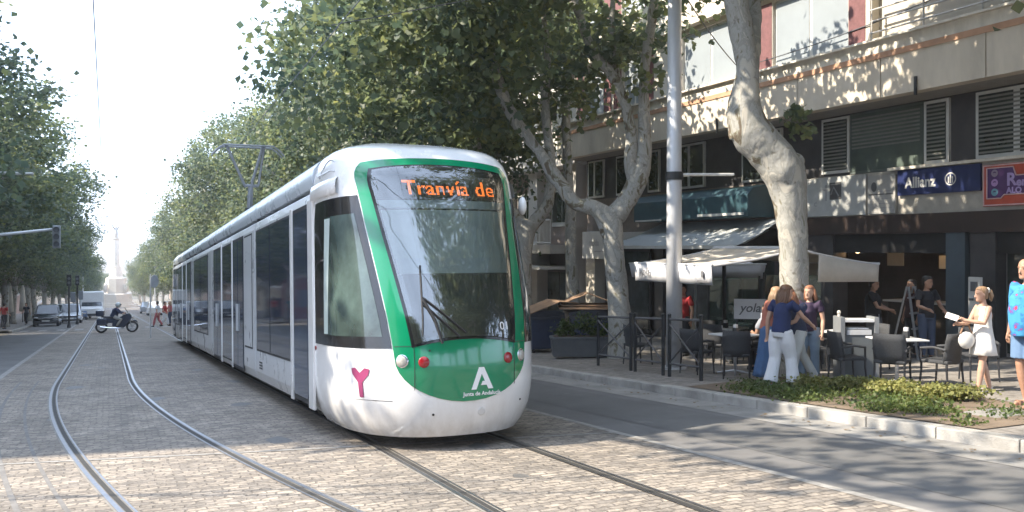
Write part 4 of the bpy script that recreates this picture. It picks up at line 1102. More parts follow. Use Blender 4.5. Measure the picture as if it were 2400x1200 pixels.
# overhanging tree on the near left, out of the picture, that dapples the road
hero('plane_tree', (-8.6, 17.5, GP(0, 17.5)),
     [([(0,0,-.1), (.2,0,2), (.6,-.3,5), (1.8,-2.0,8), (3.4,-4.5,10.2), (4.8,-7,11.2)], [.34,.28,.25,.2,.14,.07]),
      ([(.6,-.3,5), (.4,1,8), (.6,2,11)], [.2,.15,.08]), ([(3.4,-4.5,10.2), (3.0,-7,11.2), (3.2,-10,11.6)], [.12,.09,.05])],
     [(5.2, -6.6, 10.9, 1.7, 1.9, 1.0), (6.6, -8.4, 10.9, 1.6, 1.7, .8), (4.4, -9.6, 11.4, 1.5, 1.7, .8), (5.6, -4.6, 11.4, 1.6, 1.6, 1), (2.5, -2.5, 12.0, 1.8, 2.0, 1.2), (6.8, -11, 11.2, 1.5, 1.6, .8), (5.0, -13, 11.2, 1.5, 1.6, .8), (1.7, -4.6, 9.9, .7, .7, .6, .35)],
     56, 34, .25, 75, 'plane tree leaning over the street from the near left pavement', lobed=False)
# sprig of leaves on the elbow of the big trunk
# ------------------------------------------------------------------ cafe terrace and street furniture
woven = mat('dark_woven_resin', (.045,.047,.052), .7, var=.3, scale=60, bump=.5, bscale=120)
legm = mat('dark_chair_leg', (.025,.025,.028), .5, var=.1)
alum = mat('brushed_aluminium', (.42,.43,.45), .38, metal=.8, var=.12, stretch=(1,1,6))
white_top = mat('white_table_top', (.62,.62,.62), .35, var=.06)
canvas = mat('cream_canvas', (.60,.55,.48), .85, var=.10, scale=2.5); canvasw = mat('white_canvas', (.60,.60,.62), .85, var=.06, scale=2)
script = mat('script_ink', (.13,.13,.14), .7)
def chair_proto():
    r = empty('terrace_chair')
    b = MB(); b.box((0,0,.43), (.46,.45,.05)); b.build('seat', woven, r, bevel=.015)
    b = MB(); rows = []
    for z, yy, w_ in ((.40,-.215,.225), (.55,-.235,.235), (.75,-.27,.24), (.86,-.29,.225)):
        rows.append([(x*w_, yy+abs(x)**2.4*.07, z) for x in (-1,-.7,-.35,0,.35,.7,1)])
    b.grid(rows); b.build('backrest', woven, r, smooth=True, solid=.03)
    for sx in (-1, 1):
        b = MB(); b.tube([(sx*.235, -.20, .62), (sx*.245, .0, .65), (sx*.235, .20, .62)], .022, 6); b.build('armrest', woven, r)
        for sy in (-1, 1):
            b = MB(); b.tube([(sx*.215, sy*.20, .60 if sy > 0 else .42), (sx*.215, sy*.20, .3), (sx*.225, sy*.225, 0)], [.018,.017,.014], 6); b.build('leg', legm, r)
    return r
def table_proto():
    r = empty('terrace_table')
    b = MB(); b.box((0,0,.735), (.70,.70,.03)); b.build('table_top', white_top, r, bevel=.01)
    b = MB(); b.tube([(0,0,.03), (0,0,.72)], .028, 10); b.build('column', alum, r)
    b = MB()
    for k in range(4):
        a = pi/4+k*pi/2; b.tube([(0,0,.07), (math.cos(a)*.33, math.sin(a)*.33, .02)], [.024,.014], 6)
    b.build('foot', alum, r)
    return r
ch, tb = chair_proto(), table_proto()
def place(proto, x, y, rz, label, group, cat, first=[True, True]):
    i = 0 if proto is ch else 1
    z = GP(x, y)
    if first[i]: o = proto; first[i] = False
    else: o = copy_tree(proto)
    o.location = (x, y, z); o.rotation_euler = (0, 0, rz); tag(o, label, cat, group); return o
place(tb, 11.45, 10.25, R(-20), 'white topped terrace table behind the hedge, chair tucked in front', 'terrace tables', 'table')
place(tb, 12.6, 12.5, R(15), 'white topped terrace table just right of the walking women', 'terrace tables', 'table')
place(tb, 10.65, 13.25, R(5), 'white topped terrace table beside the last barrier post', 'terrace tables', 'table')
place(tb, 12.3, 15.6, R(20), 'white topped terrace table behind the metal mast', 'terrace tables', 'table')
place(tb, 13.9, 17.4, R(10), 'white topped terrace table furthest back on the terrace', 'terrace tables', 'table')
CH = [(11.02, 9.95, -60, 'dark chair with its back to the street, centred before the right hand table'),
      (11.55, 9.50, 10, 'dark chair at the right end of the right hand table'),
      (11.0, 10.85, -110, 'dark chair at the left end of the right hand table'),
      (12.2, 12.9, -120, 'dark chair by the table just right of the women'),
      (13.2, 12.4, 100, 'dark chair on the far side of the table right of the women'),
      (10.2, 12.65, -40, 'dark chair nearest the kerb, left of the blue skirt'),
      (10.15, 13.75, -80, 'dark chair by the last barrier post'),
      (11.3, 13.1, 100, 'dark chair behind the white board near the women'),
      (11.0, 12.45, 60, 'dark chair close behind the woman in the blue skirt'),
      (11.75, 15.2, -70, 'dark chair right of the metal mast'),
      (12.4, 16.3, 170, 'dark chair behind the metal mast'),
      (13.0, 15.4, 110, 'dark chair far behind the white counter board'),
      (13.3, 17.0, -90, 'dark chair at the table furthest back'),
      (10.4, 16.2, -90, 'dark chair behind the crossed barrier by the forked tree'),
      (12.9, 9.9, 150, 'dark chair in front of the big grey pillar')]
for x, y, a, l in CH: place(ch, x, y, R(a), l, 'dark terrace chairs', 'chair')
# small things on tables
def on_table(x, y, lab):
    z = GP(0, 0)
for (x, y, ty, lab) in ((11.6, 10.2, (11.45, 10.25), 'white napkin holder on the table behind the hedge'), (12.5, 12.6, (12.6, 12.5), 'white napkin holder on the table right of the women'), (10.7, 13.3, (10.65, 13.25), 'white napkin holder on the table by the barrier'), (12.2, 15.5, (12.3, 15.6), 'white napkin holder on the table behind the mast')):
    z = GP(*ty)+.75
    r = tag(empty('napkin_holder', (x, y, z), (0, 0, .4)), lab, 'napkin holder', 'napkin holders on the tables')
    b = MB(); b.bb(-.05, .05, -.04, .04, 0, .11); b.build('box', ironm, r); b = MB(); b.bb(-.035, .035, -.03, .03, .11, .17); b.build('napkins', white_top, r)
# service station
r = tag(empty('waiter_station', (11.5, 11.15, GP(11.5, 11.15)), (0, 0, R(-27))), 'grey waiter station with paper stack between two posts by the hedge', 'cabinet')
for sx in (-1, 1):
    b = MB(); b.bb(sx*.28-.035, sx*.28+.035, -.2, .2, 0, 1.08); b.build('post', mat('grey_laminate', (.20,.21,.22), .5, var=.1), r)
b = MB(); b.bb(-.24, .24, -.17, .2, .08, .78); b.build('door', mat('grey_door', (.14,.155,.165), .45, var=.1), r)
b = MB(); b.bb(-.24, .24, -.2, .2, 1.0, 1.04); b.build('top', white_top, r)
b = MB(); b.bb(-.2, .2, -.18, .1, .785, .87); b.bb(-.17, .16, -.16, .08, .88, .90); b.build('paper_stack', white_top, r)
b = MB(); b.tube([(-.28, 0, 1.08), (-.28, 0, 1.13)], .025, 8); b.ell((-.28, 0, 1.15), (.035,.035,.035), 10); b.build('finial', canvas, r)
# step ladder
r = tag(empty('step_ladder', (15.8, 13.75, GP(15.8, 13.75)), (0, 0, R(20))), 'open silver A frame stepladder between the two dark dressed waiters', 'ladder')
for sx in (-1, 1):
    b = MB(); b.tube([(sx*.30, -.25, 0), (sx*.17, 0, 1.55)], .028, 6); b.build('rail', alum, r)
    b = MB(); b.tube([(sx*.30, .35, 0), (sx*.17, .04, 1.55)], .022, 6); b.build('rear_leg', alum, r)
for k in range(4):
    z = .32+k*.33; t = z/1.55; w_ = .30-.13*t; y = -.25+.25*t
    b = MB(); b.bb(-w_, w_, y-.04, y+.06, z-.015, z+.015); b.build('step', alum, r)
# barriers
def barrier(p, q_, label):
    p, q_ = Vector(p), Vector(q_); c = (p+q_)/2; d = q_-p; L_ = d.length; a = math.atan2(d.y, d.x)
    z = GP(c.x, c.y); r = tag(empty('kerb_barrier', (c.x, c.y, z), (0, 0, a)), label, 'barrier', 'black barriers along the kerb')
    sl = math.sin(a)*-S
    for s_ in (-1, 1):
        zz = s_*L_/2*sl
        b = MB(); b.tube([(s_*L_/2, 0, zz-.05), (s_*L_/2, 0, zz+1.12)], .034, 8); b.ell((s_*L_/2, 0, zz+1.14), (.04,.04,.03), 8); b.build('post', ironm, r, smooth=False)
    b = MB(); b.tube([(-L_/2, 0, 1.06-L_/2*sl), (L_/2, 0, 1.06+L_/2*sl)], .024, 8); b.build('top_rail', mat('worn_iron', (.07,.07,.075), .5, var=.3), r)
    b = MB(); b.tube([(-L_/2, 0, .24-L_/2*sl), (L_/2, 0, .24+L_/2*sl)], .02, 8); b.build('bottom_rail', MATS['worn_iron'], r)
    b = MB(); b.tube([(-L_/2, -.012, .98-L_/2*sl), (L_/2, -.012, .27+L_/2*sl)], .017, 6); b.build('diagonal_bar', MATS['worn_iron'], r)
    b = MB(); b.tube([(-L_/2, .012, .27-L_/2*sl), (L_/2, .012, .98+L_/2*sl)], .017, 6); b.build('diagonal_bar', MATS['worn_iron'], r)
barrier((9.62, 16.55), (9.5, 15.05), 'black crossed barrier nearest the forked tree')
barrier((9.47, 14.85), (9.45, 13.85), 'black crossed barrier, middle one of the three')
barrier((9.42, 13.6), (9.40, 12.62), 'black crossed barrier nearest the women')
# white boards with script
def board(name, px, x, y, z, w_, h_, rz, label, stand):
    r = tag(empty(name, (x, y, z), (0, 0, rz)), label, 'board')
    b = MB(); b.bb(-w_/2, w_/2, -.02, .02, stand, stand+h_); b.build('panel', canvasw, r, bevel=.008)
    words('yola', h_*.62, lambda u, v: (u, -.024, stand+h_*.36+v), 'lettering', script, r, shear=.25, bold=.003)
    if stand > .05:
        for sx in (-1, 1):
            b = MB(); b.tube([(sx*w_*.4, 0, 0), (sx*w_*.4, 0, stand)], .018, 6); b.build('leg', ironm, r)
    return r
board('counter_board', 0, 12.2, 14.7, GP(12.2, 14.7), .66, .42, R(-35), 'white cloth board with handwritten style name, upper of the two', .95)
board('table_board', 0, 11.3, 12.95, GP(11.3, 12.95), .46, .24, R(-35), 'smaller white board with handwritten style name behind the low table', .88)
# wall sign totem on the pillar
r = tag(empty('menu_totem', (16.6, 12.85, GP(16.6, 12.85)), (0, 0, R(90-24))), 'tall white board with dark icon fixed at the grey pillar', 'board')
b = MB(); b.bb(-.0, .05, -.17, .17, .72, 1.72); 
for_t = b.build('panel', whitem, r)
b = MB(); b.bb(-.02, .0, -.09, .09, 1.42, 1.62); b.build('icon', mat('dim_icon', (.12,.13,.14), .6), r)
b = MB(); b.bb(-.02, .0, -.14, -.03, 1.22, 1.27); b.bb(-.02, .0, .02, .14, 1.22, 1.27); b.build('printed_line', MATS['dim_icon'], r)
b = MB(); b.bb(-.0, .04, -.03, .03, 0, .72); b.build('stand', ironm, r)
r.rotation_euler = (0, 0, R(-10))
# parasols
def parasol(x0, x1, y0, y1, z, m, label, val=.36, peak=.42, sag=0, lettered=False, vm=None):
    cx, cy = (x0+x1)/2, (y0+y1)/2; g_ = GP(cx, cy)
    r = tag(empty('parasol', (cx, cy, g_)), label, 'parasol', 'square parasols over the terrace')
    hx, hy = (x1-x0)/2, (y1-y0)/2; zt = z-g_
    b = MB(); n = 8; rows = []
    for i in range(n+1):
        row = []
        for j in range(n+1):
            u, v = i/n*2-1, j/n*2-1; e = max(abs(u), abs(v))
            zz = zt+peak*(1-e)-.07*math.sin(pi*e)*(1-abs(abs(u)-abs(v)))*0-.03*math.sin(pi*min(1, e))*(1-min(abs(u), abs(v))/(e+1e-6))
            zz -= sag*(1-min(abs(u), abs(v)))*(e > .99)
            row.append((u*hx, v*hy, zz))
        rows.append(row)
    b.grid(rows); b.build('canopy', m, r, solid=.008)
    for (ax, sg) in (('x', -1), ('x', 1), ('y', -1), ('y', 1)):
        b = MB(); r0, r1 = [], []
        for i in range(13):
            t = i/12*2-1; w_ = .018*math.sin(t*9+sg)
            dz = -sag*(1-abs(t)); ins = .05 
            if ax == 'x': r0.append((sg*hx, t*hy, zt+dz)); r1.append((sg*(hx-ins)+w_, t*(hy-.04), zt-val+dz))
            else: r0.append((t*hx, sg*hy, zt+dz)); r1.append((t*(hx-.04), sg*(hy-ins)+w_, zt-val+dz))
        b.grid([r0, r1]); v = b.build('valance', vm or m, r, smooth=True, solid=.008)
        if ax == 'x' and sg < 0 and lettered:
            words('yola', .22, lambda u, vv: (-hx-.012+.05*(-vv+.20)*2.2*.5, hy-.30-u, zt-.24+vv), 'lettering', script, v, shear=.25, bold=.002)
            bb_ = MB(); bb_.ell((-hx+.0, -hy+.30, zt-.18), (.012, .045, .07), 10); bb_.build('leaf_mark', script, v)
    b = MB(); b.tube([(-hx, -hy, zt+.015), (hx, -hy, zt+.015), (hx, hy, zt+.015), (-hx, hy, zt+.015), (-hx, -hy, zt+.015)], .02, 6); b.build('rim_bar', winf, r)
    b = MB(); b.tube([(0,0,0), (0,0,zt+peak)], .03, 8); b.build('pole', alum if m is canvasw else ironm, r)
    for u in (-1, 1):
        for v in (-1, 1):
            b = MB(); b.tube([(u*hx, v*hy, zt-.01), (u*hx*.1, v*hy*.1, zt+peak-.09)], .014, 5); b.build('rib', ironm, r)
    b = MB(); b.bb(-.3, .3, -.3, .3, 0, .06); b.build('base', ironm, r, bevel=.01)
    return r
# two-sided terrace awning on its own posts: street slope, ridge, building slope
def terrace_awning():
    x0, xr, x1, y0, y1, ze, zr = 10.4, 12.55, 14.7, 13.63, 16.3, 1.41, 1.73
    o_ = Vector((xr, (y0+y1)/2, GP(0, (y0+y1)/2))); r = tag(empty('terrace_awning', o_), 'cream two sided terrace awning with lettered valance tinted for shade, behind the mast', 'awning')
    def A_(b, n, m, par=None, **k):
        b.v = [(x-o_.x, y-o_.y, z-o_.z) for x, y, z in b.v]; return b.build(n, m, par or r, **k)
    for nm, xa, xb in (('street_canopy', x0, xr), ('building_canopy', x1, xr)):
        b = MB(); rows = []
        for i in range(11):
            t = i/10; row = []
            for j in range(11):
                v = j/10; sag = -.07*math.sin(pi*t)*(.6+.4*math.cos(6*pi*v)) - .02*math.sin(4*pi*v)*math.sin(pi*t)
                row.append((xa+(xb-xa)*t, y0+(y1-y0)*v, ze+(zr-ze)*t+sag))
            rows.append(row)
        b.grid(rows); A_(b, nm, canvas, smooth=True, solid=.01)
        b = MB(); b.tube([(xa, y0-.02, ze), (xa, y1+.02, ze)], .025, 8); A_(b, 'front_bar', canvasw)
        for yy in (y0, y1):
            b = MB(); b.tube([(xa, yy, ze-.02), ((xa+xb)/2, yy, (ze+zr)/2-.05), (xb, yy, zr-.02)], .022, 6); A_(b, 'side_arm', canvasw)
    def val(nm, m, f, n=24, lettered=False):
        b = MB(); r0, r1, r2 = [], [], []
        for i in range(n+1):
            t = i/n; r0.append(f(t, 0)); r1.append(f(t, .5)); r2.append(f(t, 1))
        b.grid([r0, r1, r2]); return A_(b, nm, m, smooth=True, solid=.008)
    v = val('street_valance', canvasw, lambda t, d: (x0-.01+.03*d+.012*math.sin(t*17)*d, y0+.0+(y1-y0)*t, ze-.02-.36*d))  # cooler white than the canopy cream; shade put into the colour
    L_ = lambda u, vv: (x0-.035-o_.x, y1-.40-u-o_.y, ze-.25+vv-o_.z)
    words('yola', .24, L_, 'lettering', script, v, shear=.25, bold=.002)
    bb_ = MB(); bb_.ell((x0-.03-o_.x, y0+.26-o_.y, ze-.17-o_.z), (.006,.045,.075), 10); bb_.build('leaf_mark', script, v)
    bb_ = MB(); bb_.bb(x0-.034-o_.x, x0-.028-o_.x, y0+.12-o_.y, y0+.42-o_.y, ze-.325-o_.z, ze-.295-o_.z); bb_.build('printed_line', script, v)
    val('building_valance', canvas, lambda t, d: (x1+.01-.03*d, y0+(y1-y0)*t, ze-.02-.36*d))
    val('end_valance', canvas, lambda t, d: (13.05+(x1-13.05)*t, y0-.01+.03*d+.012*math.sin(t*12)*d, ze+(zr-ze)*(1-(13.05-xr+(x1-13.05)*t)/(x1-xr))*(1-.0*d)-.02-(.36+(zr-ze)*.7*(1-t))*d))
    b = MB(); b.tube([(xr, y0-.05, zr), (xr, y1+.05, zr)], .05, 8); A_(b, 'ridge_beam', canvasw)
    for yy in (y0+.3, y1-.3):
        b = MB(); b.tube([(xr, yy, GP(0, yy)), (xr, yy, zr)], .045, 8); A_(b, 'post', ironm)
terrace_awning()
parasol(12.2, 14.6, 17.0, 19.4, 1.33, canvasw, 'white parasol furthest back, only its left corner showing', val=.34, peak=.26)
# heater strip lights
b = MB(); b.tube([(0,0,1.1), (0,0,2.0)], .018, 8)
r = tag(empty('terrace_tube_lamp', (12.1, 13.55, GP(12.1, 13.55)-.35)), 'upright glowing white tube lamp left of the walking women', 'lamp')
b.build('tube', mat('lit_tube', (.9,.95,.95), .4, var=0, emit=(.9,1,.97), estr=1.4), r); b = MB(); b.tube([(0,0,.35), (0,0,1.1)], .015, 6); b.build('stem', ironm, r)
# glass wind screen panels
for k, (x, y) in enumerate(((12.9, 14.2), (13.3, 16.6))):
    r = tag(empty('wind_screen', (x, y, GP(x, y)), (0, 0, R(-40))), ('greenish glass wind screen behind the tube lamp', 'greenish glass wind screen behind the white parasol')[k], 'screen')
    b = MB(); b.bb(-.55, .55, -.01, .01, .25, 1.85); b.build('glass', glass('screen_glass', (.65,.80,.74), .85), r)
    b = MB(); b.bb(-.6, -.55, -.03, .03, 0, 1.9); b.bb(.55, .6, -.03, .03, 0, 1.9); b.bb(-.6, .6, -.03, .03, .2, .25); b.build('frame', ironm, r)
# ---- bins and planter
binm = mat('navy_bin_plastic', (.035,.048,.09), .45, var=.2, scale=3); binl = mat('bin_lid', (.04,.045,.06), .5, var=.2)
def bin_(x, y, w_, d_, h_, label, rz=0):
    r = tag(empty('waste_container', (x, y, G(x, y)+PAV), (0, 0, rz)), label, 'bin', 'dark waste containers')
    b = MB(); a, c = w_/2, d_/2
    b.add([(-a*.9,-c*.9,.12),(a*.9,-c*.9,.12),(a*.9,c*.9,.12),(-a*.9,c*.9,.12),(-a,-c,h_),(a,-c,h_),(a,c,h_),(-a,c,h_)], [(3,2,1,0),(4,5,6,7),(0,1,5,4),(1,2,6,5),(2,3,7,6),(3,0,4,7)])
    b.build('body', binm, r, bevel=.03)
    b = MB(); b.prism([(-a-.04, h_), (-a-.04, h_+.06), (-a*.5, h_+.14), (a*.5, h_+.14), (a+.04, h_+.06), (a+.04, h_)], -c-.04, c+.04, 'y'); b.build('lid', binl, r)
    b = MB(); b.bb(-a-.03, a+.03, -c-.06, -c, h_-.10, h_-.02); b.build('rim', binl, r)
    for sx in (-1, 1):
        for sy in (-1, 1):
            b = MB(); b.lathe([(0,-.03),(.09,-.03),(.09,.03),(0,.03)], 12, (sx*a*.75, sy*c*.75, .09), ax='x'); b.build('wheel', rubber, r)
    return r
bin_(10.62, 21.6, .95, 1.25, 1.02, 'dark blue waste container half hidden by the tram corner')
bin_(12.0, 21.0, 1.35, 1.05, 1.00, 'wider dark waste container between the planter and forked tree', R(-20))
bin_(-8.2, 73.5, 1.9, 1.5, 1.45, 'dark green black container beside the red kiosk', 0)
cardb = mat('cardboard', (.33,.21,.13), .85, var=.2, scale=3)
r = tag(empty('cardboard_sheet', (10.7, 21.4, GP(10.7, 21.4)+1.18), (R(0), R(-14), R(-10))), 'brown folded cardboard tilted on the container by the tram', 'cardboard')
b = MB(); b.grid([[(-.75,-.6,0), (-.75,.6,0)], [(.35,-.6,.12), (.35,.6,.12)], [(.85,-.6,-.05), (.85,.6,-.05)]]); b.build('sheet', cardb, r, solid=.02)
r = tag(empty('cardboard_box', (12.0, 20.9, GP(12, 20.9)+1.15), (0, 0, R(-25))), 'flattened brown cardboard box lying over the wider container', 'cardboard')
b = MB(); b.bb(-.95, .8, -.55, .55, 0, .05); b.bb(-.9, .7, -.5, .5, .08, .11); b.build('flap', cardb, r); b = MB(); b.grid([[(-.9,-.5,.12), (-.9,.5,.12)], [(-.2,-.5,.42), (-.2,.5,.42)], [(.6,-.5,.12), (.6,.5,.12)]]); b.build('folded_panel', cardb, r, solid=.02)
r = tag(empty('planter', (10.45, 18.75, GP(10.45, 18.75)), (0, 0, R(-22))), 'long dark grey planter box in front of the containers', 'planter')
pl = mat('grey_planter', (.075,.08,.085), .6, var=.15)
b = MB(); b.prism([(-.72,.05), (.72,.05), (.76,.50), (-.76,.50)], -.24, .24, 'y'); b.bb(-.78, .78, -.26, .26, .46, .52); b.build('box', pl, r, bevel=.01)
b = MB(); b.bb(-.70, .70, -.21, .21, .50, .53); b.build('soil', mat('soil', (.10,.07,.045), .95, var=.3), r)
leafP = leaf_mat('shrub_leaves', (.035,.06,.025), (.06,.095,.035), (.11,.14,.06))
lo = [(-.45,0,.72,.24,.2,.2), (0,0,.80,.28,.2,.26), (.45,0,.72,.24,.2,.2)]
sh = leaf_mesh('planted_shrub', lo, 42, 26, .075, 5, parent=None, m=leafP, spread=.09); tag(sh, 'dark green shrub growing out of the grey planter', 'shrub'); sh.location = r.location; sh.rotation_euler = r.rotation_euler
# planting bed with low hedge
b = MB()
pts = [(8.66, 12.0), (11.2, 12.35), (11.15, 9.2), (10.9, 7.9), (10.0, 6.6), (8.66, 6.6)]
b.add([(x, y, GP(x, y)+.012) for x, y in pts], [tuple(range(len(pts)))[::-1]]); tag(b.build('earth_bed', mat('bed_earth', (.16,.12,.085), .95, var=.3, scale=3, bump=.6)), kind='structure')
b = MB(); b.bb(9.5, 10.25, 6.9, 7.5, 0, .02); 
o = b.build('paving_slab', gutter, loc=(0, 0, GP(9.7, 7.2)+.0)); o.rotation_euler = (0, 0, 0); tag(o, kind='structure')
leafH = leaf_mat('hedge_leaves', (.10,.12,.05), (.17,.18,.075), (.25,.25,.12), .3)
rg = random.Random(3); lo = []
for k in range(26):
    t = k/25; lo.append((10.15+.45*t*1.0+rg.uniform(-.25, .25), 10.85-2.7*t+rg.uniform(-.15, .15), .11+GP(0, 10.85-2.7*t), .26, .22, .04))
h = leaf_mesh('low_hedge', lo, 430, 16, .055, 8, m=leafH, spread=.055); tag(h, 'low yellow green hedge plants in the earth bed before the terrace', 'hedge', kind='stuff')
leafG = leaf_mat('grass_leaves', (.06,.09,.03), (.09,.13,.04), (.15,.17,.07), .3); lo = []
for k in range(60): 
    y = rg.uniform(6.9, 11.6); lo.append((rg.uniform(8.85, 10.2), y, .02+GP(0, y), .25, .25, .02))
gq = leaf_mesh('bed_grass', lo, 900, 12, .045, 9, m=leafG, spread=.08); tag(gq, 'thin green ground cover at the front of the earth bed', 'grass', kind='stuff')
# fallen leaves
b = MB(); 
for k in range(220):
    if k < 120: x = 8.1+rg.gauss(0, .12)
    else: x = rg.uniform(8.7, 13)
    y = rg.uniform(4, 22); z = (G(x, y)+.012) if x < 8.42 else GP(x, y)+.012; a = rg.uniform(0, 6.3); s_ = rg.uniform(.015, .035)
    b.add([(x+s_*math.cos(a+t), y+s_*math.sin(a+t)*.8, z+rg.uniform(0, .012)) for t in (0, 1.6, 3.1, 4.7)], [(0,1,2,3)])
tag(b.build('fallen_leaves', mat('dry_leaf', (.17,.11,.055), .8, var=.4, scale=30)), 'dry brown leaves lying in the gutter and on the pavement', 'leaves', kind='stuff')
# ---- catenary mast with lamp arm
r = tag(empty('catenary_mast', (10.4, 14.85, GP(10.4, 14.85))), 'tall round galvanised mast with lamp arm behind the white parasol', 'mast')
galv = mat('galvanised_steel', (.60,.61,.63), .45, metal=.25, var=.10, scale=2.5, stretch=(1,1,.3))
b = MB(); b.tube([(0,0,0), (0,0,4), (.02,0,9.5)], [.165,.15,.13], 24); b.build('pole', galv, r, smooth=True)
b = MB(); b.lathe([(.15,3.82),(.185,3.82),(.185,3.98),(.15,3.98)], 24); b.build('clamp_band', ironm, r)
b = MB(); b.box((.68*ct, -.68*st_, 3.93), (1.05,.16,.05), 0, Matrix.Rotation(R(-24.58), 3, 'Z')); b.build('lamp_head', mat('lamp_white', (.62,.62,.60), .4), r, bevel=.015)
b = MB(); b.tube([(0,0,3.9), (.3*ct, -.3*st_, 3.92)], .03, 6); b.build('lamp_bracket', galv, r)
b = MB(); b.lathe([(.17,0),(.26,0),(.26,.05),(.17,.05)], 20); b.build('base_flange', galv, r)
# mast across the street (left, out of view) and span wires
r = tag(empty('catenary_mast', (-6.4, 17.0, GP(0, 17))), 'galvanised mast on the left pavement carrying the span wires', 'mast')
b = MB(); b.tube([(0,0,0), (0,0,9)], [.16,.13], 16); b.build('pole', galv, r, smooth=True)
wire = mat('overhead_wire', (.10,.10,.11), .5, metal=.5)
def cable(pts, r_, name, label, sag=.0):
    out = []
    for (p, q_) in zip(pts, pts[1:]):
        for i in range(10):
            t = i/10; v = Vector(p).lerp(Vector(q_), t); v.z -= sag*4*t*(1-t); out.append(v)
    out.append(Vector(pts[-1])); b = MB(); b.tube(out, r_, 5); o = b.build(name, wire); tag(o, label, 'cable'); return o
hW = 6.42
cable([(-.22, -30, G(0, -30)+hW), (-.22, 60, G(0, 60)+hW)], .0095, 'contact_wire', 'overhead contact wire running down the avenue against the white sky')
cable([(-.22, 60, G(0, 60)+hW), (-.22, 330, G(0, 330)+hW)], .0095, 'contact_wire', 'far stretch of overhead contact wire fading down the avenue')
cable([(3.6, -30, G(0, -30)+hW), (3.6, 330, G(0, 330)+hW)], .0095, 'contact_wire', 'overhead contact wire directly above the tram pantograph')
cable([(10.4, 14.85, 8.35), (-6.4, 17.0, 7.9)], .011, 'span_wire', 'thin span wire crossing the sky at the top of the picture', .15)
cable([(10.4, 14.85, 7.6), (3.6, 15.6, G(0, 15)+6.55)], .009, 'span_wire', 'short span wire from the mast towards the tram wire', .03)
cable([(10.4, 14.85, 7.2), (15.8, 19.5, 6.7), (15.75, 12, 7.1), (15.7, 4, 7.3)], .014, 'facade_cable', 'black cable drooping across the beige upper floor windows', .12)
# wires whose shadows cross the foreground paving
cable([(-14.0, 13.9, 7.4), (8.0, 2.2, 7.0)], .024, 'span_wire', 'span wire slung above the foreground rails', .1)
cable([(-14.0, 12.9, 7.0), (10.0, 4.2, 7.4)], .022, 'span_wire', 'second span wire slung above the foreground rails', .1)
# ------------------------------------------------------------------ people
skin1 = mat('skin_light', (.50,.30,.215), .55, var=.08, scale=8); skin2 = mat('skin_tan', (.40,.225,.15), .55, var=.08, scale=8)
def cloth(name, c, **k): return mat(name, c, .85, var=k.pop('var', .12), scale=k.pop('scale', 5), bump=.25, bscale=25, **k)
def skin_mesh(nodes_, edges, sub=1):
    me = bpy.data.meshes.new('sk'); me.from_pydata([n[0] for n in nodes_], edges, []); ob = bpy.data.objects.new('sk', me); COL.objects.link(ob)
    ob.modifiers.new('s', 'SKIN')
    if not me.skin_vertices: me.skin_vertices_add() if hasattr(me, 'skin_vertices_add') else None
    return ob
def tubes_union(b, chains, n=10):
    for pts, rs in chains: b.tube(pts, rs, n)
def hand(b, w_, d, side, s=1.0, grip=.5, up=Vector((0,0,1))):
    """palm and five bent fingers from wrist w_ along d"""
    d = Vector(d).normalized(); n = d.cross(up)
    if n.length < .2: n = d.cross(Vector((0,1,0)))
    n.normalize(); k = n.cross(d)                       # n = across the knuckles, k = back of the hand
    w_ = Vector(w_)
    b.tube([w_-d*.02*s, w_+d*.03*s, w_+d*.085*s], [(.022*s,.028*s),(.018*s,.038*s),(.014*s,.036*s)], 8)
    for i, (o, l) in enumerate(((-.028,.062), (-.010,.072), (.010,.067), (.027,.052))):
        p = w_+d*.08*s+n*o*s; g = grip
        q1 = p+(d*math.cos(g)-k*math.sin(g))*l*.5*s; q2 = q1+(d*math.cos(2*g)-k*math.sin(2*g))*l*.5*s
        b.tube([p-d*.01*s, q1, q2], [.0095*s,.0088*s,.0065*s], 6)
    p = w_+d*.03*s-n*side*.026*s; q1 = p+(d*.6-n*side*.8)*.035*s; q2 = q1+(d*.9-n*side*.2-k*.3)*.03*s
    b.tube([p, q1, q2], [.012*s,.0105*s,.008*s], 6)
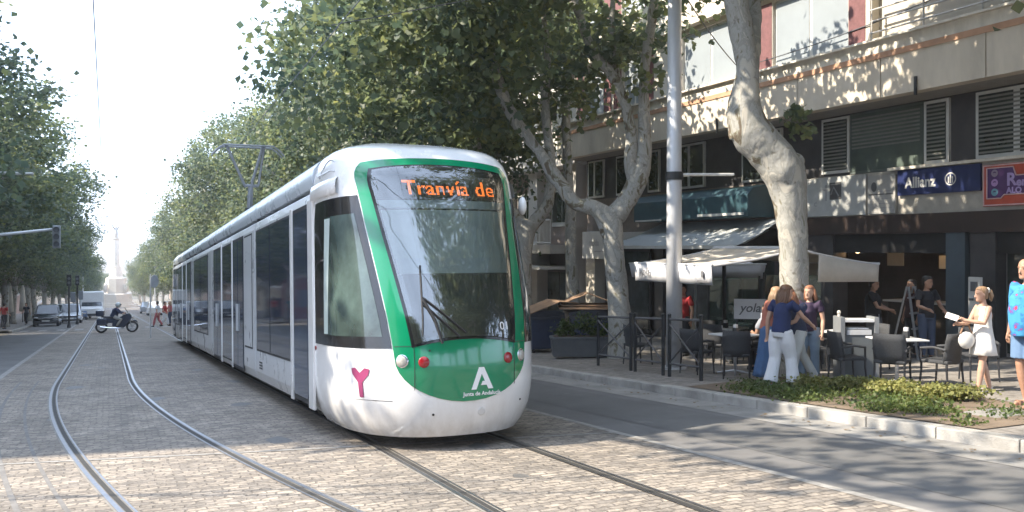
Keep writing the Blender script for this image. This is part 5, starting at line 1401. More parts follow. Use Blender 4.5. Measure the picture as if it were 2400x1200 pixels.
def person(loc, facing, H, J, look, label, group=None, sk=None, z=None):
    """facing: unit xy direction. J: joints in body metres for a 1.75 m figure (x right, y forward, z up)"""
    s = H/1.75; sk = sk or skin1
    rz = math.atan2(facing[1], facing[0])-pi/2
    r = tag(empty('person', (loc[0], loc[1], GP(loc[0], loc[1]) if z is None else z), (0, 0, rz)), label, 'person', group)
    V = lambda k: Vector(J[k])
    b = MB()
    pel, che, nk, hd = V('pelvis'), V('chest'), V('neck'), V('head')
    # one closed skin: torso, neck and head in one loft, limbs rooted deep in it
    wf = look.get('w', 1.0)
    b.tube([pel+Vector((0,0,-.10)), pel, (pel+che)/2, che, che.lerp(nk, .6), nk, nk.lerp(hd, .45)], [(.10*wf,.13*wf),(.115*wf,.16*wf),(.10*wf,.135*wf),(.115*wf,.17*wf),(.085,.13),(.052,.055),(.05,.052)], 14)
    fd = Vector(look.get('gaze', (0,1,0))).normalized(); side = fd.cross(Vector((0,0,1))).normalized(); upv = side.cross(fd)
    RM = Matrix((side, fd, upv)).transposed()
    HD = lambda x, y, zz: hd+RM @ Vector((x, y, zz))
    rows = []
    for zz, rx_, ry_, oy in ((-.118,.022,.03,.055), (-.112,.045,.055,.045), (-.09,.056,.072,.03), (-.055,.066,.085,.012), (-.01,.074,.094,.0), (.04,.077,.10,-.006), (.08,.070,.092,-.01), (.108,.048,.066,-.012), (.12,.012,.02,-.012)):
        rows.append([HD(rx_*math.cos(2*pi*k/16), oy+ry_*math.sin(2*pi*k/16), zz) for k in range(16)])
    b.grid(rows, closed=True); b.add(rows[0], [tuple(range(16))[::-1]]); b.add(rows[-1], [tuple(range(16))])
    b.tube([HD(0,.088,.018), HD(0,.108,-.012), HD(0,.118,-.034), HD(0,.09,-.042)], [.006,.011,.0145,.010], 8)     # nose
    for sx in (-1, 1): b.ell(HD(sx*.078,-.005,-.012), (.012,.022,.032), 8, 0, RM)
    b.ell(HD(0,.082,-.068), (.026,.013,.008), 8, 0, RM)
    for sx in (-1, 1): b.ell(HD(sx*.03,.083,.028), (.026,.012,.008), 8, 0, RM)
    for S_, sx in (('L', -1), ('R', 1)):
        sh, el, wr = V('sh'+S_), V('el'+S_), V('wr'+S_); hdv = (wr-el).normalized()
        b.tube([che.lerp(sh, .5), sh, sh.lerp(el, .5), el, el.lerp(wr, .35), wr], [.055,.048,.046,.039,.040,.026], 10)
        hand(b, wr, J.get('hd'+S_, hdv), sx, 1.0, J.get('grip', .45))
        hp, kn, an = V('hp'+S_), V('kn'+S_), V('an'+S_)
        b.tube([hp+Vector((0,0,.04)), hp.lerp(kn, .45), kn, kn.lerp(an, .35), an.lerp(kn, .12), an], [.092*wf,.078,.055,.058,.040,.036], 12)
        fdv = Vector(J.get('ft'+S_, (0,1,0))).normalized()
        b.tube([an+Vector((0,0,-.01)), an-fdv*.03+Vector((0,0,-.055)), an+fdv*.09+Vector((0,0,-.062)), an+fdv*.165+Vector((0,0,-.068))], [.036,(.030,.034),(.026,.038),(.014,.026)], 10)
    body = b.build('body', sk, r, smooth=True)
    wl = body.modifiers.new('w', 'WELD'); wl.merge_threshold = .0004
    rm = body.modifiers.new('rm', 'REMESH'); rm.mode = 'VOXEL'; rm.voxel_size = .011; rm.use_smooth_shade = True
    b = MB()
    for sx in (-1, 1): b.ell(HD(sx*.031,.083,.008), (.012,.005,.0055), 8, 0, RM)
    b.build('eyes', mat('eye_dark', (.03,.025,.02), .3, var=0), r)
    b = MB()
    for sx in (-1, 1): b.tube([HD(sx*.016,.093,.028), HD(sx*.034,.089,.034), HD(sx*.052,.074,.028)], [.003,.0042,.002], 6)
    b.build('eyebrows', mat('brow_dark', (.05,.03,.02), .8, var=.1), r)
    b = MB(); b.ell(HD(0,.094,-.068), (.022,.006,.005), 8, 0, RM); b.build('lips', mat('lip', (.42,.16,.13), .5, var=.1), r)
    look['fn'](r, V, HD, RM, J, wf)
    r.scale = (s, s, s)
    return r
def hair(r, HD, RM, m, L_=0.0, vol=1.0, bun=None, ponytail=None):
    b = MB(); rows = []
    for zz, rx_, ry_, oy in ((-.085,.060,.05,-.045), (-.05,.074,.068,-.035), (0,.082,.082,-.025), (.045,.086,.10,-.016), (.085,.078,.097,-.014), (.115,.056,.072,-.014), (.134,.014,.02,-.014)):
        rows.append([HD(rx_*vol*math.cos(2*pi*k/16), oy+(ry_*vol if math.sin(2*pi*k/16) < .3 or zz > .07 else ry_*.55)*math.sin(2*pi*k/16), zz+.0) for k in range(16)])
    b.grid(rows, closed=True)
    if L_:
        for k in range(9):
            a = pi+(k/8)*pi; x = math.cos(a)*.075; y = math.sin(a)*.07-.02
            b.tube([HD(x, y, .05), HD(x*1.25, y*1.3, -.06), HD(x*1.35, y*1.35-.01, -.12-L_*.5), HD(x*1.15+.01*math.sin(k*3), y*1.2, -.12-L_)], [(.028,.028),(.032,.03),(.03,.028),(.008,.01)], 8)
    if bun: b.ell(HD(0, -.125, .02), (.045,.045,.045), 10)
    if ponytail:
        b.tube([HD(0,-.09,.05), HD(.0,-.15,.03), HD(0,-.17,-.05), HD(0,-.15,-.14)], [.022,.04,.035,.01], 8)
    o = b.build('hair', m, r, smooth=True); return o
def shoes(r, V, J, m, g=.008, h_=0):
    for S_ in 'LR':
        an = V('an'+S_); fdv = Vector(J.get('ft'+S_, (0,1,0))).normalized(); b = MB()
        b.tube([an-fdv*.055+Vector((0,0,-.05)), an-fdv*.02+Vector((0,0,-.046)), an+fdv*.07+Vector((0,0,-.056)), an+fdv*.15+Vector((0,0,-.066)), an+fdv*.185+Vector((0,0,-.07))], [(.028,.030),(.036,.040),(.032,.046),(.022,.042),(.010,.022)], 12)
        b.build('shoe', m, r, smooth=True)
def sandals(r, V, J, m):
    for S_ in 'LR':
        an = V('an'+S_); fdv = Vector(J.get('ft'+S_, (0,1,0))).normalized(); sd = fdv.cross(Vector((0,0,1))); b = MB()
        base = an+Vector((0,0,-.092)); rot = Matrix((sd, fdv, Vector((0,0,1)))).transposed()
        b.box(base+fdv*.055, (.085,.25,.022), 0, rot); b.box(base+fdv*.10+Vector((0,0,.035)), (.088,.035,.055), 0, rot); b.box(base-fdv*.03+Vector((0,0,.055)), (.075,.03,.03), 0, rot)
        b.build('sandal', m, r, bevel=.006)
def trousers(r, V, m, wide=1.0, J=None, hem=.085, top=.06):
    b = MB(); pel = V('pelvis')
    b.tube([pel+Vector((0,0,top+.03)), pel+Vector((0,0,top)), pel, pel+Vector((0,0,-.10))], [(.118,.155),(.125,.165),(.135,.182),(.12,.17)], 16)
    for S_ in 'LR':
        hp, kn, an = V('hp'+S_), V('kn'+S_), V('an'+S_)
        b.tube([hp+Vector((0,0,.04)), hp.lerp(kn, .35), kn, kn.lerp(an, .5), an.lerp(kn, .04)], [.108,.100*wide,.078*wide,.080*wide,hem*wide], 14)
    o = b.build('trousers', m, r, smooth=True)
    rm = o.modifiers.new('rm', 'REMESH'); rm.mode = 'VOXEL'; rm.voxel_size = .014; rm.use_smooth_shade = True; sm_ = o.modifiers.new('sm', 'SMOOTH'); sm_.iterations = 4
    return o
def top_(r, V, m, sleeve=.55, wf=1.0, drop=.05, belly=0, name='shirt'):
    b = MB(); pel, che, nk = V('pelvis'), V('chest'), V('neck')
    b.tube([pel+Vector((0,0,-drop)), pel+Vector((0,.01+belly*.3,.03)), pel.lerp(che, .5)+Vector((0,belly*.7,0)), che+Vector((0,.01+belly*.2,0)), che.lerp(nk, .55), nk+Vector((0,0,-.02))],
           [(.140*wf,.180*wf),(.140*wf+belly*.5,.178*wf),(.125*wf+belly*.8,.162*wf+belly*.3),(.132*wf,.185*wf),(.100,.150),(.062,.070)], 18)
    for S_ in 'LR':
        sh, el = V('sh'+S_), V('el'+S_)
        b.tube([che.lerp(sh, .45), sh, sh.lerp(el, sleeve*.6), sh.lerp(el, sleeve)], [.078,.080,.070,.062], 12)
        if sleeve > .95: wr = V('wr'+S_); b.tube([sh.lerp(el, .9), el, el.lerp(wr, .9)], [.058,.052,.038], 10)
    o = b.build(name, m, r, smooth=True)
    rm = o.modifiers.new('rm', 'REMESH'); rm.mode = 'VOXEL'; rm.voxel_size = .013; rm.use_smooth_shade = True; sm_ = o.modifiers.new('sm', 'SMOOTH'); sm_.iterations = 3
    return o
BASE = dict(pelvis=(0,0,.96), chest=(0,0,1.27), neck=(0,.0,1.47), head=(0,.03,1.63), shL=(-.19,0,1.41), shR=(.19,0,1.41), elL=(-.24,-.02,1.12), elR=(.24,-.02,1.12), wrL=(-.25,.06,.87), wrR=(.25,.06,.87),
            hpL=(-.09,0,.93), hpR=(.09,0,.93), knL=(-.10,.02,.50), knR=(.10,.02,.50), anL=(-.10,0,.09), anR=(.10,0,.09))
def pose(**k): d = dict(BASE); d.update(k); return d
brown = mat('hair_brown', (.13,.065,.035), .5, var=.3, scale=25, stretch=(3,3,.6)); fair = mat('hair_fair', (.30,.19,.11), .5, var=.3, scale=25, stretch=(3,3,.6)); dark = mat('hair_dark', (.02,.015,.012), .5, var=.2)
auburn = mat('hair_auburn', (.27,.12,.065), .5, var=.3, scale=25, stretch=(3,3,.6))
LEFT = Vector((-ct, st_)); RIGHT = Vector((ct, -st_)); AWAY = Vector((st_, ct)); TOW = -AWAY
# floral shirt
fm = bpy.data.materials.new('floral_shirt'); N, L = nodes(fm); b_ = N['Principled BSDF']; b_.inputs['Roughness'].default_value = .85
tc = N.new('ShaderNodeTexCoord'); vo = N.new('ShaderNodeTexVoronoi'); vo.inputs['Scale'].default_value = 8.5; nw_ = N.new('ShaderNodeTexNoise'); nw_.inputs['Scale'].default_value = 9; nw_.inputs['Detail'].default_value = 4; L.new(tc.outputs['Object'], nw_.inputs['Vector']); ax2 = N.new('ShaderNodeMix'); ax2.data_type = 'RGBA'; ax2.blend_type = 'LINEAR_LIGHT'; ax2.inputs[0].default_value = .12; L.new(tc.outputs['Object'], ax2.inputs[6]); L.new(nw_.outputs['Color'], ax2.inputs[7]); L.new(ax2.outputs[2], vo.inputs['Vector'])
nn = N.new('ShaderNodeTexNoise'); nn.inputs['Scale'].default_value = 26; L.new(tc.outputs['Object'], nn.inputs['Vector'])
sb = N.new('ShaderNodeMath'); sb.operation = 'MULTIPLY_ADD'; L.new(nn.outputs['Fac'], sb.inputs[0]); sb.inputs[1].default_value = .6; L.new(vo.outputs['Distance'], sb.inputs[2])
rr = N.new('ShaderNodeValToRGB'); L.new(sb.outputs[0], rr.inputs['Fac']); rr.color_ramp.interpolation = 'CONSTANT'
e = rr.color_ramp.elements; e[0].position = 0; e[0].color = (.10,.015,.04,1); e[1].position = .58; e[1].color = (.035,.19,.42,1)
for p_, c_ in ((.34, (.50,.045,.07,1)), (.50, (.16,.06,.26,1)), (.80, (.05,.27,.52,1))): k_ = e.new(p_); k_.color = c_
L.new(rr.outputs['Color'], b_.inputs['Base Color'])
denim = cloth('blue_denim', (.12,.20,.33)); denim2 = cloth('light_denim', (.22,.30,.40)); wht = cloth('white_cotton', (.66,.67,.70), var=.06); navy_c = cloth('navy_cotton', (.018,.030,.095)); cobalt = cloth('cobalt_skirt', (.06,.13,.27))
def man_fn(r, V, HD, RM, J, wf):
    top_(r, V, fm, .75, 1.12, .10, .055)
    b = MB(); pel = V('pelvis'); b.tube([pel+Vector((0,0,.05)), pel, pel+Vector((0,0,-.10))], [(.13,.165),(.15,.19),(.13,.185)], 16)
    for S_ in 'LR':
        hp, kn = V('hp'+S_), V('kn'+S_); b.tube([hp+Vector((0,0,.04)), hp.lerp(kn, .4), hp.lerp(kn, .86)], [.118,.112,.108], 14)
    o = b.build('shorts', denim, r, smooth=True); rm = o.modifiers.new('rm', 'REMESH'); rm.mode = 'VOXEL'; rm.voxel_size = .013; rm.use_smooth_shade = True
    b = MB(); rows = []
    for zz, rx_, ry_, oy in ((-.04,.072,.055,-.045), (.0,.0775,.075,-.03), (.05,.080,.092,-.018), (.08,.074,.088,-.02), (.10,.055,.06,-.03)):
        rows.append([HD(rx_*math.cos(2*pi*k/16), oy+ry_*math.sin(2*pi*k/16)*(1 if math.sin(2*pi*k/16) < .1 else .15), zz) for k in range(16)])
    b.grid(rows, closed=True); b.build('cropped_hair', mat('grey_stubble', (.16,.13,.11), .8, var=.3), r, smooth=True)
    sandals(r, V, J, mat('brown_leather', (.20,.11,.07), .6, var=.2))
    b = MB()
    for S_ in 'LR': 
        an = V('an'+S_); b.lathe([(.043,.03),(.045,.06),(.044,.10)], 12, tuple(an))
    b.build('ankle_socks', mat('black_sock', (.02,.02,.022), .9), r)
person((10.72, 7.52), LEFT+TOW*.25, 1.90, pose(pelvis=(0,0,.97), wrL=(-.20,.15,.90), wrR=(.27,.02,.85), knL=(-.11,.03,.50), anL=(-.13,.05,.09), anR=(.12,-.08,.09), hpL=(-.10,0,.94), hpR=(.10,0,.94)), dict(w=1.12, gaze=(-.1,1,-.08), fn=man_fn),
       'tall man in blue floral shirt and denim shorts at the right picture edge', sk=skin2)
def girl_fn(r, V, HD, RM, J, wf):
    b = MB(); che, nk, pel = V('chest'), V('neck'), V('pelvis'); rows = []
    for zz, rx_, ry_ in ((1.43,.10,.065), (1.38,.145,.095), (1.30,.155,.115), (1.20,.150,.115), (1.08,.155,.125), (.92,.185,.15), (.75,.21,.185), (.62,.235,.205)):
        rows.append([(rx_*math.cos(2*pi*k/40)*(1+.035*math.sin(10*pi*2*k/40)*max(0, (1.1-zz))*1.6), ry_*math.sin(2*pi*k/40)*(1+.035*math.sin(10*pi*2*k/40)*max(0, (1.1-zz))*1.6), zz) for k in range(40)])
    b.grid(rows, closed=True); b.build('dress', cloth('white_dress', (.76,.73,.70), var=.04), r, smooth=True, solid=.008)
    hair(r, HD, RM, fair, 0, 1.02, ponytail=True)
    b = MB(); b.ell(HD(0,-.115,.05), (.05,.035,.05), 10); b.tube([HD(0,-.13,.05), HD(.02,-.17,-.03), HD(.03,-.15,-.12)], [.02,.03,.012], 6); b.build('hair_ribbon', cloth('ribbon_white', (.7,.68,.64)), r, smooth=True)
    sandals(r, V, J, mat('white_sandal', (.6,.58,.55), .5))
gr = person((11.75, 8.95), LEFT, 1.54, pose(elL=(-.22,.10,1.16), wrL=(-.10,.36,1.20), elR=(.22,.12,1.14), wrR=(.10,.34,1.12), hdL=(.1,.8,.35), hdR=(0,.9,.1), knL=(-.07,.05,.50), anL=(-.05,.10,.09), knR=(.06,-.02,.50), anR=(.03,-.12,.09), grip=.7),
       dict(w=.9, gaze=(0,1,-.12), fn=girl_fn), 'girl in a sleeveless white dress holding out a phone')
def attach_world(r, p): return r.matrix_basis @ Vector(p)
bpy.context.view_layer.update()
def held(name, r, p, label, cat): 
    m_ = Matrix.LocRotScale(r.location, r.rotation_euler, r.scale); o = empty(name, m_ @ Vector(p), r.rotation_euler, label, cat); return o
ph = held('phone', gr, (0,.52,1.25), 'white smartphone held out by the girl in the white dress', 'phone')
b = MB(); b.box((0,0,0), (.20,.012,.09), 0, Matrix.Rotation(R(25), 3, 'X') @ Matrix.Rotation(R(35), 3, 'Z')); b.build('case', whitem, ph, bevel=.006)
bag = held('handbag', gr, (-.04,.30,.86), 'round white handbag hanging from the arm of the girl', 'bag')
b = MB(); b.ell((0,0,0), (.07,.12,.13), 14); b.build('pouch', cloth('bag_white', (.62,.60,.57)), bag, smooth=True); b = MB(); b.tube([(0,-.08,.10), (0,-.03,.22), (0,.04,.22), (0,.09,.10)], .012, 6); b.build('strap', mat('tan_strap', (.30,.17,.10), .6), bag)
def w1_fn(r, V, HD, RM, J, wf):
    trousers(r, V, wht, 1.28, hem=.095); top_(r, V, navy_c, .5, 1.05, .04); hair(r, HD, RM, brown, .20, 1.12); shoes(r, V, J, mat('white_trainer', (.6,.6,.6), .5))
person((9.75, 11.0), RIGHT*.75+AWAY*.65, 1.66, pose(chest=(0,.05,1.27), neck=(0,.10,1.46), head=(.0,.17,1.60), shL=(-.19,.06,1.41), shR=(.19,.06,1.41), elR=(.27,.22,1.20), wrR=(.30,.46,1.05), elL=(-.25,.0,1.14), wrL=(-.28,.02,.88), hdR=(.1,.85,-.5), knL=(-.10,-.02,.50), anL=(-.12,-.14,.09), knR=(.12,.10,.52), anR=(.16,.12,.09)),
       dict(w=1.05, gaze=(.45,.9,-.2), fn=w1_fn), 'woman with brown hair, navy top and wide white trousers nearest the kerb')
def w2_fn(r, V, HD, RM, J, wf):
    trousers(r, V, cloth('off_white_cotton', (.60,.61,.60), var=.06), 1.05, hem=.075); top_(r, V, cloth('ink_blue_top', (.025,.035,.08)), .5, 1.0, .04); hair(r, HD, RM, auburn, .10, 1.08); shoes(r, V, J, mat('pink_shoe', (.5,.33,.28), .6))
person((10.32, 11.25), LEFT*.8+TOW*.2, 1.60, pose(chest=(0,.06,1.26), neck=(0,.11,1.45), head=(0,.18,1.60), elL=(-.25,.20,1.16), wrL=(-.18,.42,1.08), elR=(.26,.06,1.14), wrR=(.26,.26,1.0), knL=(-.08,.10,.50), anL=(-.08,.20,.09), knR=(.10,-.16,.52), anR=(.10,-.42,.10)),
       dict(w=1.0, gaze=(.1,1,-.25), fn=w2_fn), 'woman with auburn hair and white trousers stepping in front of the big trunk')
def w3_fn(r, V, HD, RM, J, wf):
    trousers(r, V, denim2, 1.05, hem=.085); top_(r, V, cloth('navy_maroon_top', (.035,.02,.05)), .5, 1.0, .04); hair(r, HD, RM, auburn, .05, 1.05); shoes(r, V, J, mat('tan_shoe', (.35,.25,.18), .6))
person((11.05, 11.75), TOW*.7+LEFT*.5, 1.62, pose(elR=(.25,.05,1.12), wrR=(.27,.14,.88), knR=(.12,.06,.5), anR=(.15,.05,.09)), dict(w=.98, gaze=(.2,1,-.1), fn=w3_fn), 'woman in dark top and faded jeans just right of the group, arm hanging')
def w4_fn(r, V, HD, RM, J, wf):
    b = MB(); rows = []
    for zz, rx_, ry_ in ((1.02,.15,.125), (.95,.19,.155), (.8,.20,.165), (.5,.22,.18), (.2,.25,.20), (.10,.26,.21)):
        rows.append([(rx_*math.cos(2*pi*k/48)*(1+.05*math.sin(12*2*pi*k/48)*(1.05-zz)), ry_*math.sin(2*pi*k/48)*(1+.05*math.sin(12*2*pi*k/48)*(1.05-zz))-.1*(1-zz)**2, zz) for k in range(48)])
    b.grid(rows, closed=True); b.build('long_skirt', cobalt, r, smooth=True, solid=.008)
    top_(r, V, cloth('coral_top', (.45,.16,.11)), .5, .98, .02); hair(r, HD, RM, fair, .22, 1.1); shoes(r, V, J, mat('beige_shoe', (.4,.35,.3), .6))
person((10.28, 11.9), RIGHT*.8+TOW*.2, 1.63, pose(chest=(0,.05,1.27), neck=(0,.09,1.46), head=(0,.15,1.61), elL=(-.25,.02,1.12), wrL=(-.26,.06,.88), elR=(.25,.16,1.16), wrR=(.2,.36,1.08)), dict(w=1.0, gaze=(.1,1,-.15), fn=w4_fn), 'woman in a long blue skirt at the left of the walking group')
# seated guest, waiters and others
SIT = pose(pelvis=(0,0,.50), chest=(0,.03,.83), neck=(0,.06,1.03), head=(0,.10,1.19), shL=(-.19,.04,.97), shR=(.19,.04,.97), elL=(-.24,.10,.70), elR=(.24,.10,.70), wrL=(-.16,.34,.74), wrR=(.16,.34,.74), hpL=(-.1,.02,.49), hpR=(.1,.02,.49), knL=(-.12,.44,.50), knR=(.12,.44,.50), anL=(-.12,.42,.09), anR=(.12,.42,.09))
def sit_fn(topm, trm, hm, L_=.0):
    def fn(r, V, HD, RM, J, wf):
        trousers(r, V, trm, 1.0, hem=.06); top_(r, V, topm, .5, 1.0, .02); hair(r, HD, RM, hm, L_, 1.05); shoes(r, V, J, rubber)
    return fn
dkc = cloth('charcoal_cloth', (.03,.03,.035)); grc = cloth('grey_cotton', (.22,.23,.26)); blkc = cloth('black_uniform', (.014,.015,.022)); blj = cloth('dark_jeans', (.04,.06,.11))
person((11.3, 13.05), LEFT*.3+AWAY, 1.72, SIT, dict(w=1.05, gaze=(-.3,1,-.1), fn=sit_fn(grc, dkc, dark)), 'seated guest in grey shirt behind the walking women', sk=skin2)
def st_fn(topm, trm, hm, L_=0, apron=None):
    def fn(r, V, HD, RM, J, wf):
        trousers(r, V, trm, 1.0, hem=.06); top_(r, V, topm, .6, 1.0, .05); hair(r, HD, RM, hm, L_, 1.05); shoes(r, V, J, rubber)
        if apron:
            b = MB(); b.grid([[(x, .15, .98) for x in (-.18,-.09,0,.09,.18)], [(x, .175, .75) for x in (-.20,-.1,0,.1,.20)], [(x, .16, .52) for x in (-.20,-.1,0,.1,.20)]]); b.build('apron', apron, r, smooth=True, solid=.006)
    return fn
person((15.3, 14.35), RIGHT*.8+TOW*.5, 1.74, pose(elR=(.24,.14,1.14), wrR=(.12,.38,1.08), elL=(-.24,.14,1.14), wrL=(-.12,.36,1.05)), dict(w=1.05, gaze=(.1,1,-.3), fn=st_fn(blkc, dkc, dark, 0, grc)), 'waiter in black with a grey apron left of the stepladder', sk=skin2)
person((15.6, 13.2), TOW+RIGHT*.2, 1.76, pose(elR=(.26,.08,1.14), wrR=(.20,.32,1.08), elL=(-.26,.08,1.14), wrL=(-.18,.32,1.05)), dict(w=1.12, gaze=(-.5,1,-.2), fn=st_fn(blkc, blj, dark)), 'waiter in navy black shirt right of the stepladder', sk=skin2)
person((16.0, 13.9), LEFT+TOW*.2, 1.70, pose(), dict(w=1.0, gaze=(0,1,0), fn=st_fn(cloth('maroon_dark', (.05,.02,.02)), dkc, dark)), 'third member of staff in dark maroon half hidden behind the stepladder', sk=skin2)
person((12.6, 17.6), LEFT*.6+TOW*.6, 1.72, pose(), dict(w=1.05, gaze=(0,1,-.1), fn=st_fn(cloth('red_vest', (.38,.03,.035)), dkc, dark)), 'person in red vest standing between forked tree and metal mast', sk=skin2)
person((13.9, 15.9), LEFT, 1.70, SIT, dict(w=1.0, gaze=(0,1,0), fn=sit_fn(dkc, blj, dark)), 'seated guest in dark clothes deep under the parasols', sk=skin2)
# distant walkers
far = 'walkers at the far crossing'
pk = cloth('pink_red_cloth', (.42,.12,.13)); red_ = cloth('red_cloth', (.40,.05,.05)); tealc = cloth('teal_cloth', (.05,.20,.22))
WALK = pose(knL=(-.1,.16,.52), anL=(-.1,.24,.10), knR=(.1,-.02,.5), anR=(.1,-.28,.14), wrL=(-.25,-.1,.9), wrR=(.25,.22,.95))
zc = lambda x, y: G(x, y)+.004
person((3.0, 64), LEFT, 1.72, WALK, dict(w=1, gaze=(0,1,0), fn=st_fn(wht, pk, dark)), 'far walker in white top and pink trousers beside the sign pole', far, z=zc(0, 64))
person((3.5, 65.2), RIGHT, 1.68, WALK, dict(w=1, gaze=(0,1,0), fn=st_fn(red_, wht, dark)), 'far walker in red top and white trousers near the tram tail', far, z=zc(0, 65.2))
person((4.0, 68), LEFT, 1.70, pose(), dict(w=1, gaze=(0,1,0), fn=st_fn(pk, blj, fair, .1)), 'far walker in pink top furthest behind the tram tail', far, z=zc(0, 68))
person((-6.9, 63.5), TOW, 1.70, pose(), dict(w=1, gaze=(0,1,0), fn=st_fn(tealc, blj, dark)), 'person in teal by the red kiosk at the left edge', far)
person((-6.2, 66), AWAY, 1.72, WALK, dict(w=1, gaze=(0,1,0), fn=st_fn(red_, dkc, dark)), 'person in red passing the red kiosk', far)
person((-5.9, 79), TOW, 1.70, WALK, dict(w=1, gaze=(0,1,0), fn=st_fn(dkc, dkc, dark)), 'person in dark clothes on the left pavement by the parked cars', far)
# ------------------------------------------------------------------ vehicles and far street
def car_proto(kind='hatch'):
    r = empty('parked_car')
    # side profile (y along the car, nose at y=0, tail 4.3), z ; body lower part
    Lc, W = 4.3, .88
    prof_b = [(.02,.28),(0,.45),(.05,.62),(.25,.74),(1.0,.90),(1.15,.95),(4.1,1.0),(4.28,.92),(4.3,.5),(4.24,.28)]
    b = MB(); rows = []
    for x, k, dz in ((-W,.93,0),(-W*.97,1,.0),(-W*.6,1,.02),(0,1,.03),(W*.6,1,.02),(W*.97,1,.0),(W,.93,0)):
        rows.append([(x, Lc/2+(y-Lc/2)*(1 if abs(x) < W*.7 else (.985 if abs(x) < W*.98 else .96)), .28+(z-.28)*k+(dz if z > .6 else 0)) for y, z in prof_b])
    b.grid([r_+[r_[0]] for r_ in rows]); o = len(b.v)
    for row, rev in ((rows[0], 0), (rows[-1], 1)):
        b.add(row, [tuple(range(len(row)))[::(-1 if rev else 1)]])
    body = b.build('body', None or CARM['a'], r); smooth_angle(body, 35)
    # cabin
    top = 1.50 if kind == 'hatch' else 1.68
    cab_ = [(1.0,.92),(1.75,top-.04),(2.2,top),(3.6,top-.03),(4.15,.98)]
    b = MB(); rows = []
    for x in (-1,-.93,-.5,0,.5,.93,1):
        rows.append([(x*(.80 if z < 1.1 else .66 if abs(x) > .95 else .68), y, z-(.05 if abs(x) > .95 and z > 1.2 else 0)) for y, z in cab_])
    b.grid(rows); b.add(rows[0], [tuple(range(5))]); b.add(rows[-1], [tuple(range(5))[::-1]])
    c = b.build('cabin', CARM['a'], r); smooth_angle(c, 30)
    g = MB(); g.add([(-.68,1.04,.955),(.68,1.04,.955),(.60,1.70,top-.085),(-.60,1.70,top-.085)], [(0,1,2,3)]); g.v = [(x, y-.02, z+.012) for x, y, z in g.v]; g.build('windshield', CARM['g'], r)
    for sx in (-1, 1):
        g = MB(); g.add([(sx*.81,1.35,1.0),(sx*.815,2.5,1.0),(sx*.70,2.5,top-.10),(sx*.70,1.85,top-.12)], [(0,1,2,3)]); g.add([(sx*.815,2.58,1.0),(sx*.81,3.85,1.02),(sx*.70,3.5,top-.12),(sx*.70,2.58,top-.10)], [(0,1,2,3)]); g.build('side_window', CARM['g'], r)
        h = MB(); h.ell((sx*.66,.10,.66), (.17,.09,.065), 12); h.build('headlight', whl, r, smooth=True)
        m_ = MB(); m_.ell((sx*.95,1.35,1.0), (.09,.06,.06), 8); m_.build('wing_mirror', CARM['a'], r, smooth=True)
        for yy in (.85, 3.45):
            w_ = MB(); w_.lathe([(0,-.10),(.20,-.10),(.31,-.09),(.32,-.05),(.32,.08),(.30,.10),(0,.10)], 20, (sx*.78, yy, .32), ax='x'); w = w_.build('wheel', rubber, r, smooth=False)
            w_ = MB(); w_.lathe([(0,-.005),(.19,-.005),(.20,.0),(.20,.012),(0,.012)], 14, (sx*.885, yy, .32), ax='x'); w_.build('rim', chrome, w)
    b = MB(); b.bb(-.5, .5, -.03, .06, .50, .63); b.build('grille', ironm, r)
    b = MB(); b.bb(-.55, .55, -.04, .05, .64, .665); b.build('grille_bar', chrome, r)
    b = MB(); b.bb(-.26, .26, -.05, 0, .38, .49); b.build('number_plate', whitem, r)
    b = MB(); b.bb(-.75, .75, -.01, .1, .22, .34); b.build('bumper_lip', rubber, r)
    return r
CARM = dict(a=mat('car_paint_black', (.015,.018,.025), .2, coat=.8, var=.1), g=mat('car_glass', (.03,.04,.05), .06, var=.2, spec=.9))
def recolor(root, m):
    for ch_ in root.children:
        if ch_.data and ch_.data.materials and ch_.data.materials[0] == CARM['a']:
            ch_.data = ch_.data.copy(); ch_.data.materials[0] = m
cp = car_proto('suv')
def car(i, x, y, m, label, flip=False, sc=1.0):
    c = cp if i == 0 else copy_tree(cp)
    c.location = (x, y, G(x, y)); c.rotation_euler = (TILT, 0, 0) if not flip else (-TILT, 0, pi); c.scale = (sc,)*3
    if i: recolor(c, m)
    tag(c, label, 'car', 'cars along the avenue'); return c
cars_ = [(-4.35, 75.5, None, 'black car facing the camera at the head of the left row'),
         (-3.0, 84, mat('car_paint_silver', (.42,.44,.47), .25, metal=.5, var=.05), 'silver car second in the left row, behind the black one'),
         (-4.4, 92, mat('car_paint_white', (.7,.7,.7), .25, var=.04), 'white car third in the left row'),
         (-2.9, 99, mat('car_paint_blue', (.05,.09,.18), .25, var=.05), 'dark blue car fourth in the left row'),
         (-4.2, 108, CARM['a'], 'dark car in the left lane ahead of the white van'),
         (-2.8, 116, mat('car_paint_pale', (.6,.62,.62), .25, var=.04), 'pale car far down the left lane'),
         (-4.3, 128, MATS['car_paint_blue'], 'small dark blue car furthest down the left row'),
         (-4.3, 98, CARM['a'], 'dark car tucked between white and blue cars on the left'),
         (-2.7, 107.5, MATS['car_paint_blue'], 'navy car beside the dark one ahead of the van'),
         (-4.4, 118, MATS['car_paint_silver'], 'silver car past the van on the left kerb'),
         (-2.6, 132, CARM['a'], 'tiny dark car in the middle of the far left lane'),
         (7.2, 80, MATS['car_paint_white'], 'white car on the right lane beyond the tram'),
         (6.9, 92, CARM['a'], 'dark car second on the right lane beyond the tram'),
         (7.1, 108, MATS['car_paint_silver'], 'silver car third on the right lane beyond the tram'),
         (5.1, 118, MATS['car_paint_white'], 'white car far off by the tram tracks'),
         (5.0, 140, MATS['car_paint_silver'], 'silver car small in the distance near the column')]
for i, (x, y, m_, l) in enumerate(cars_): car(i, x, y, m_ or CARM['a'], l, flip=(x > 4))
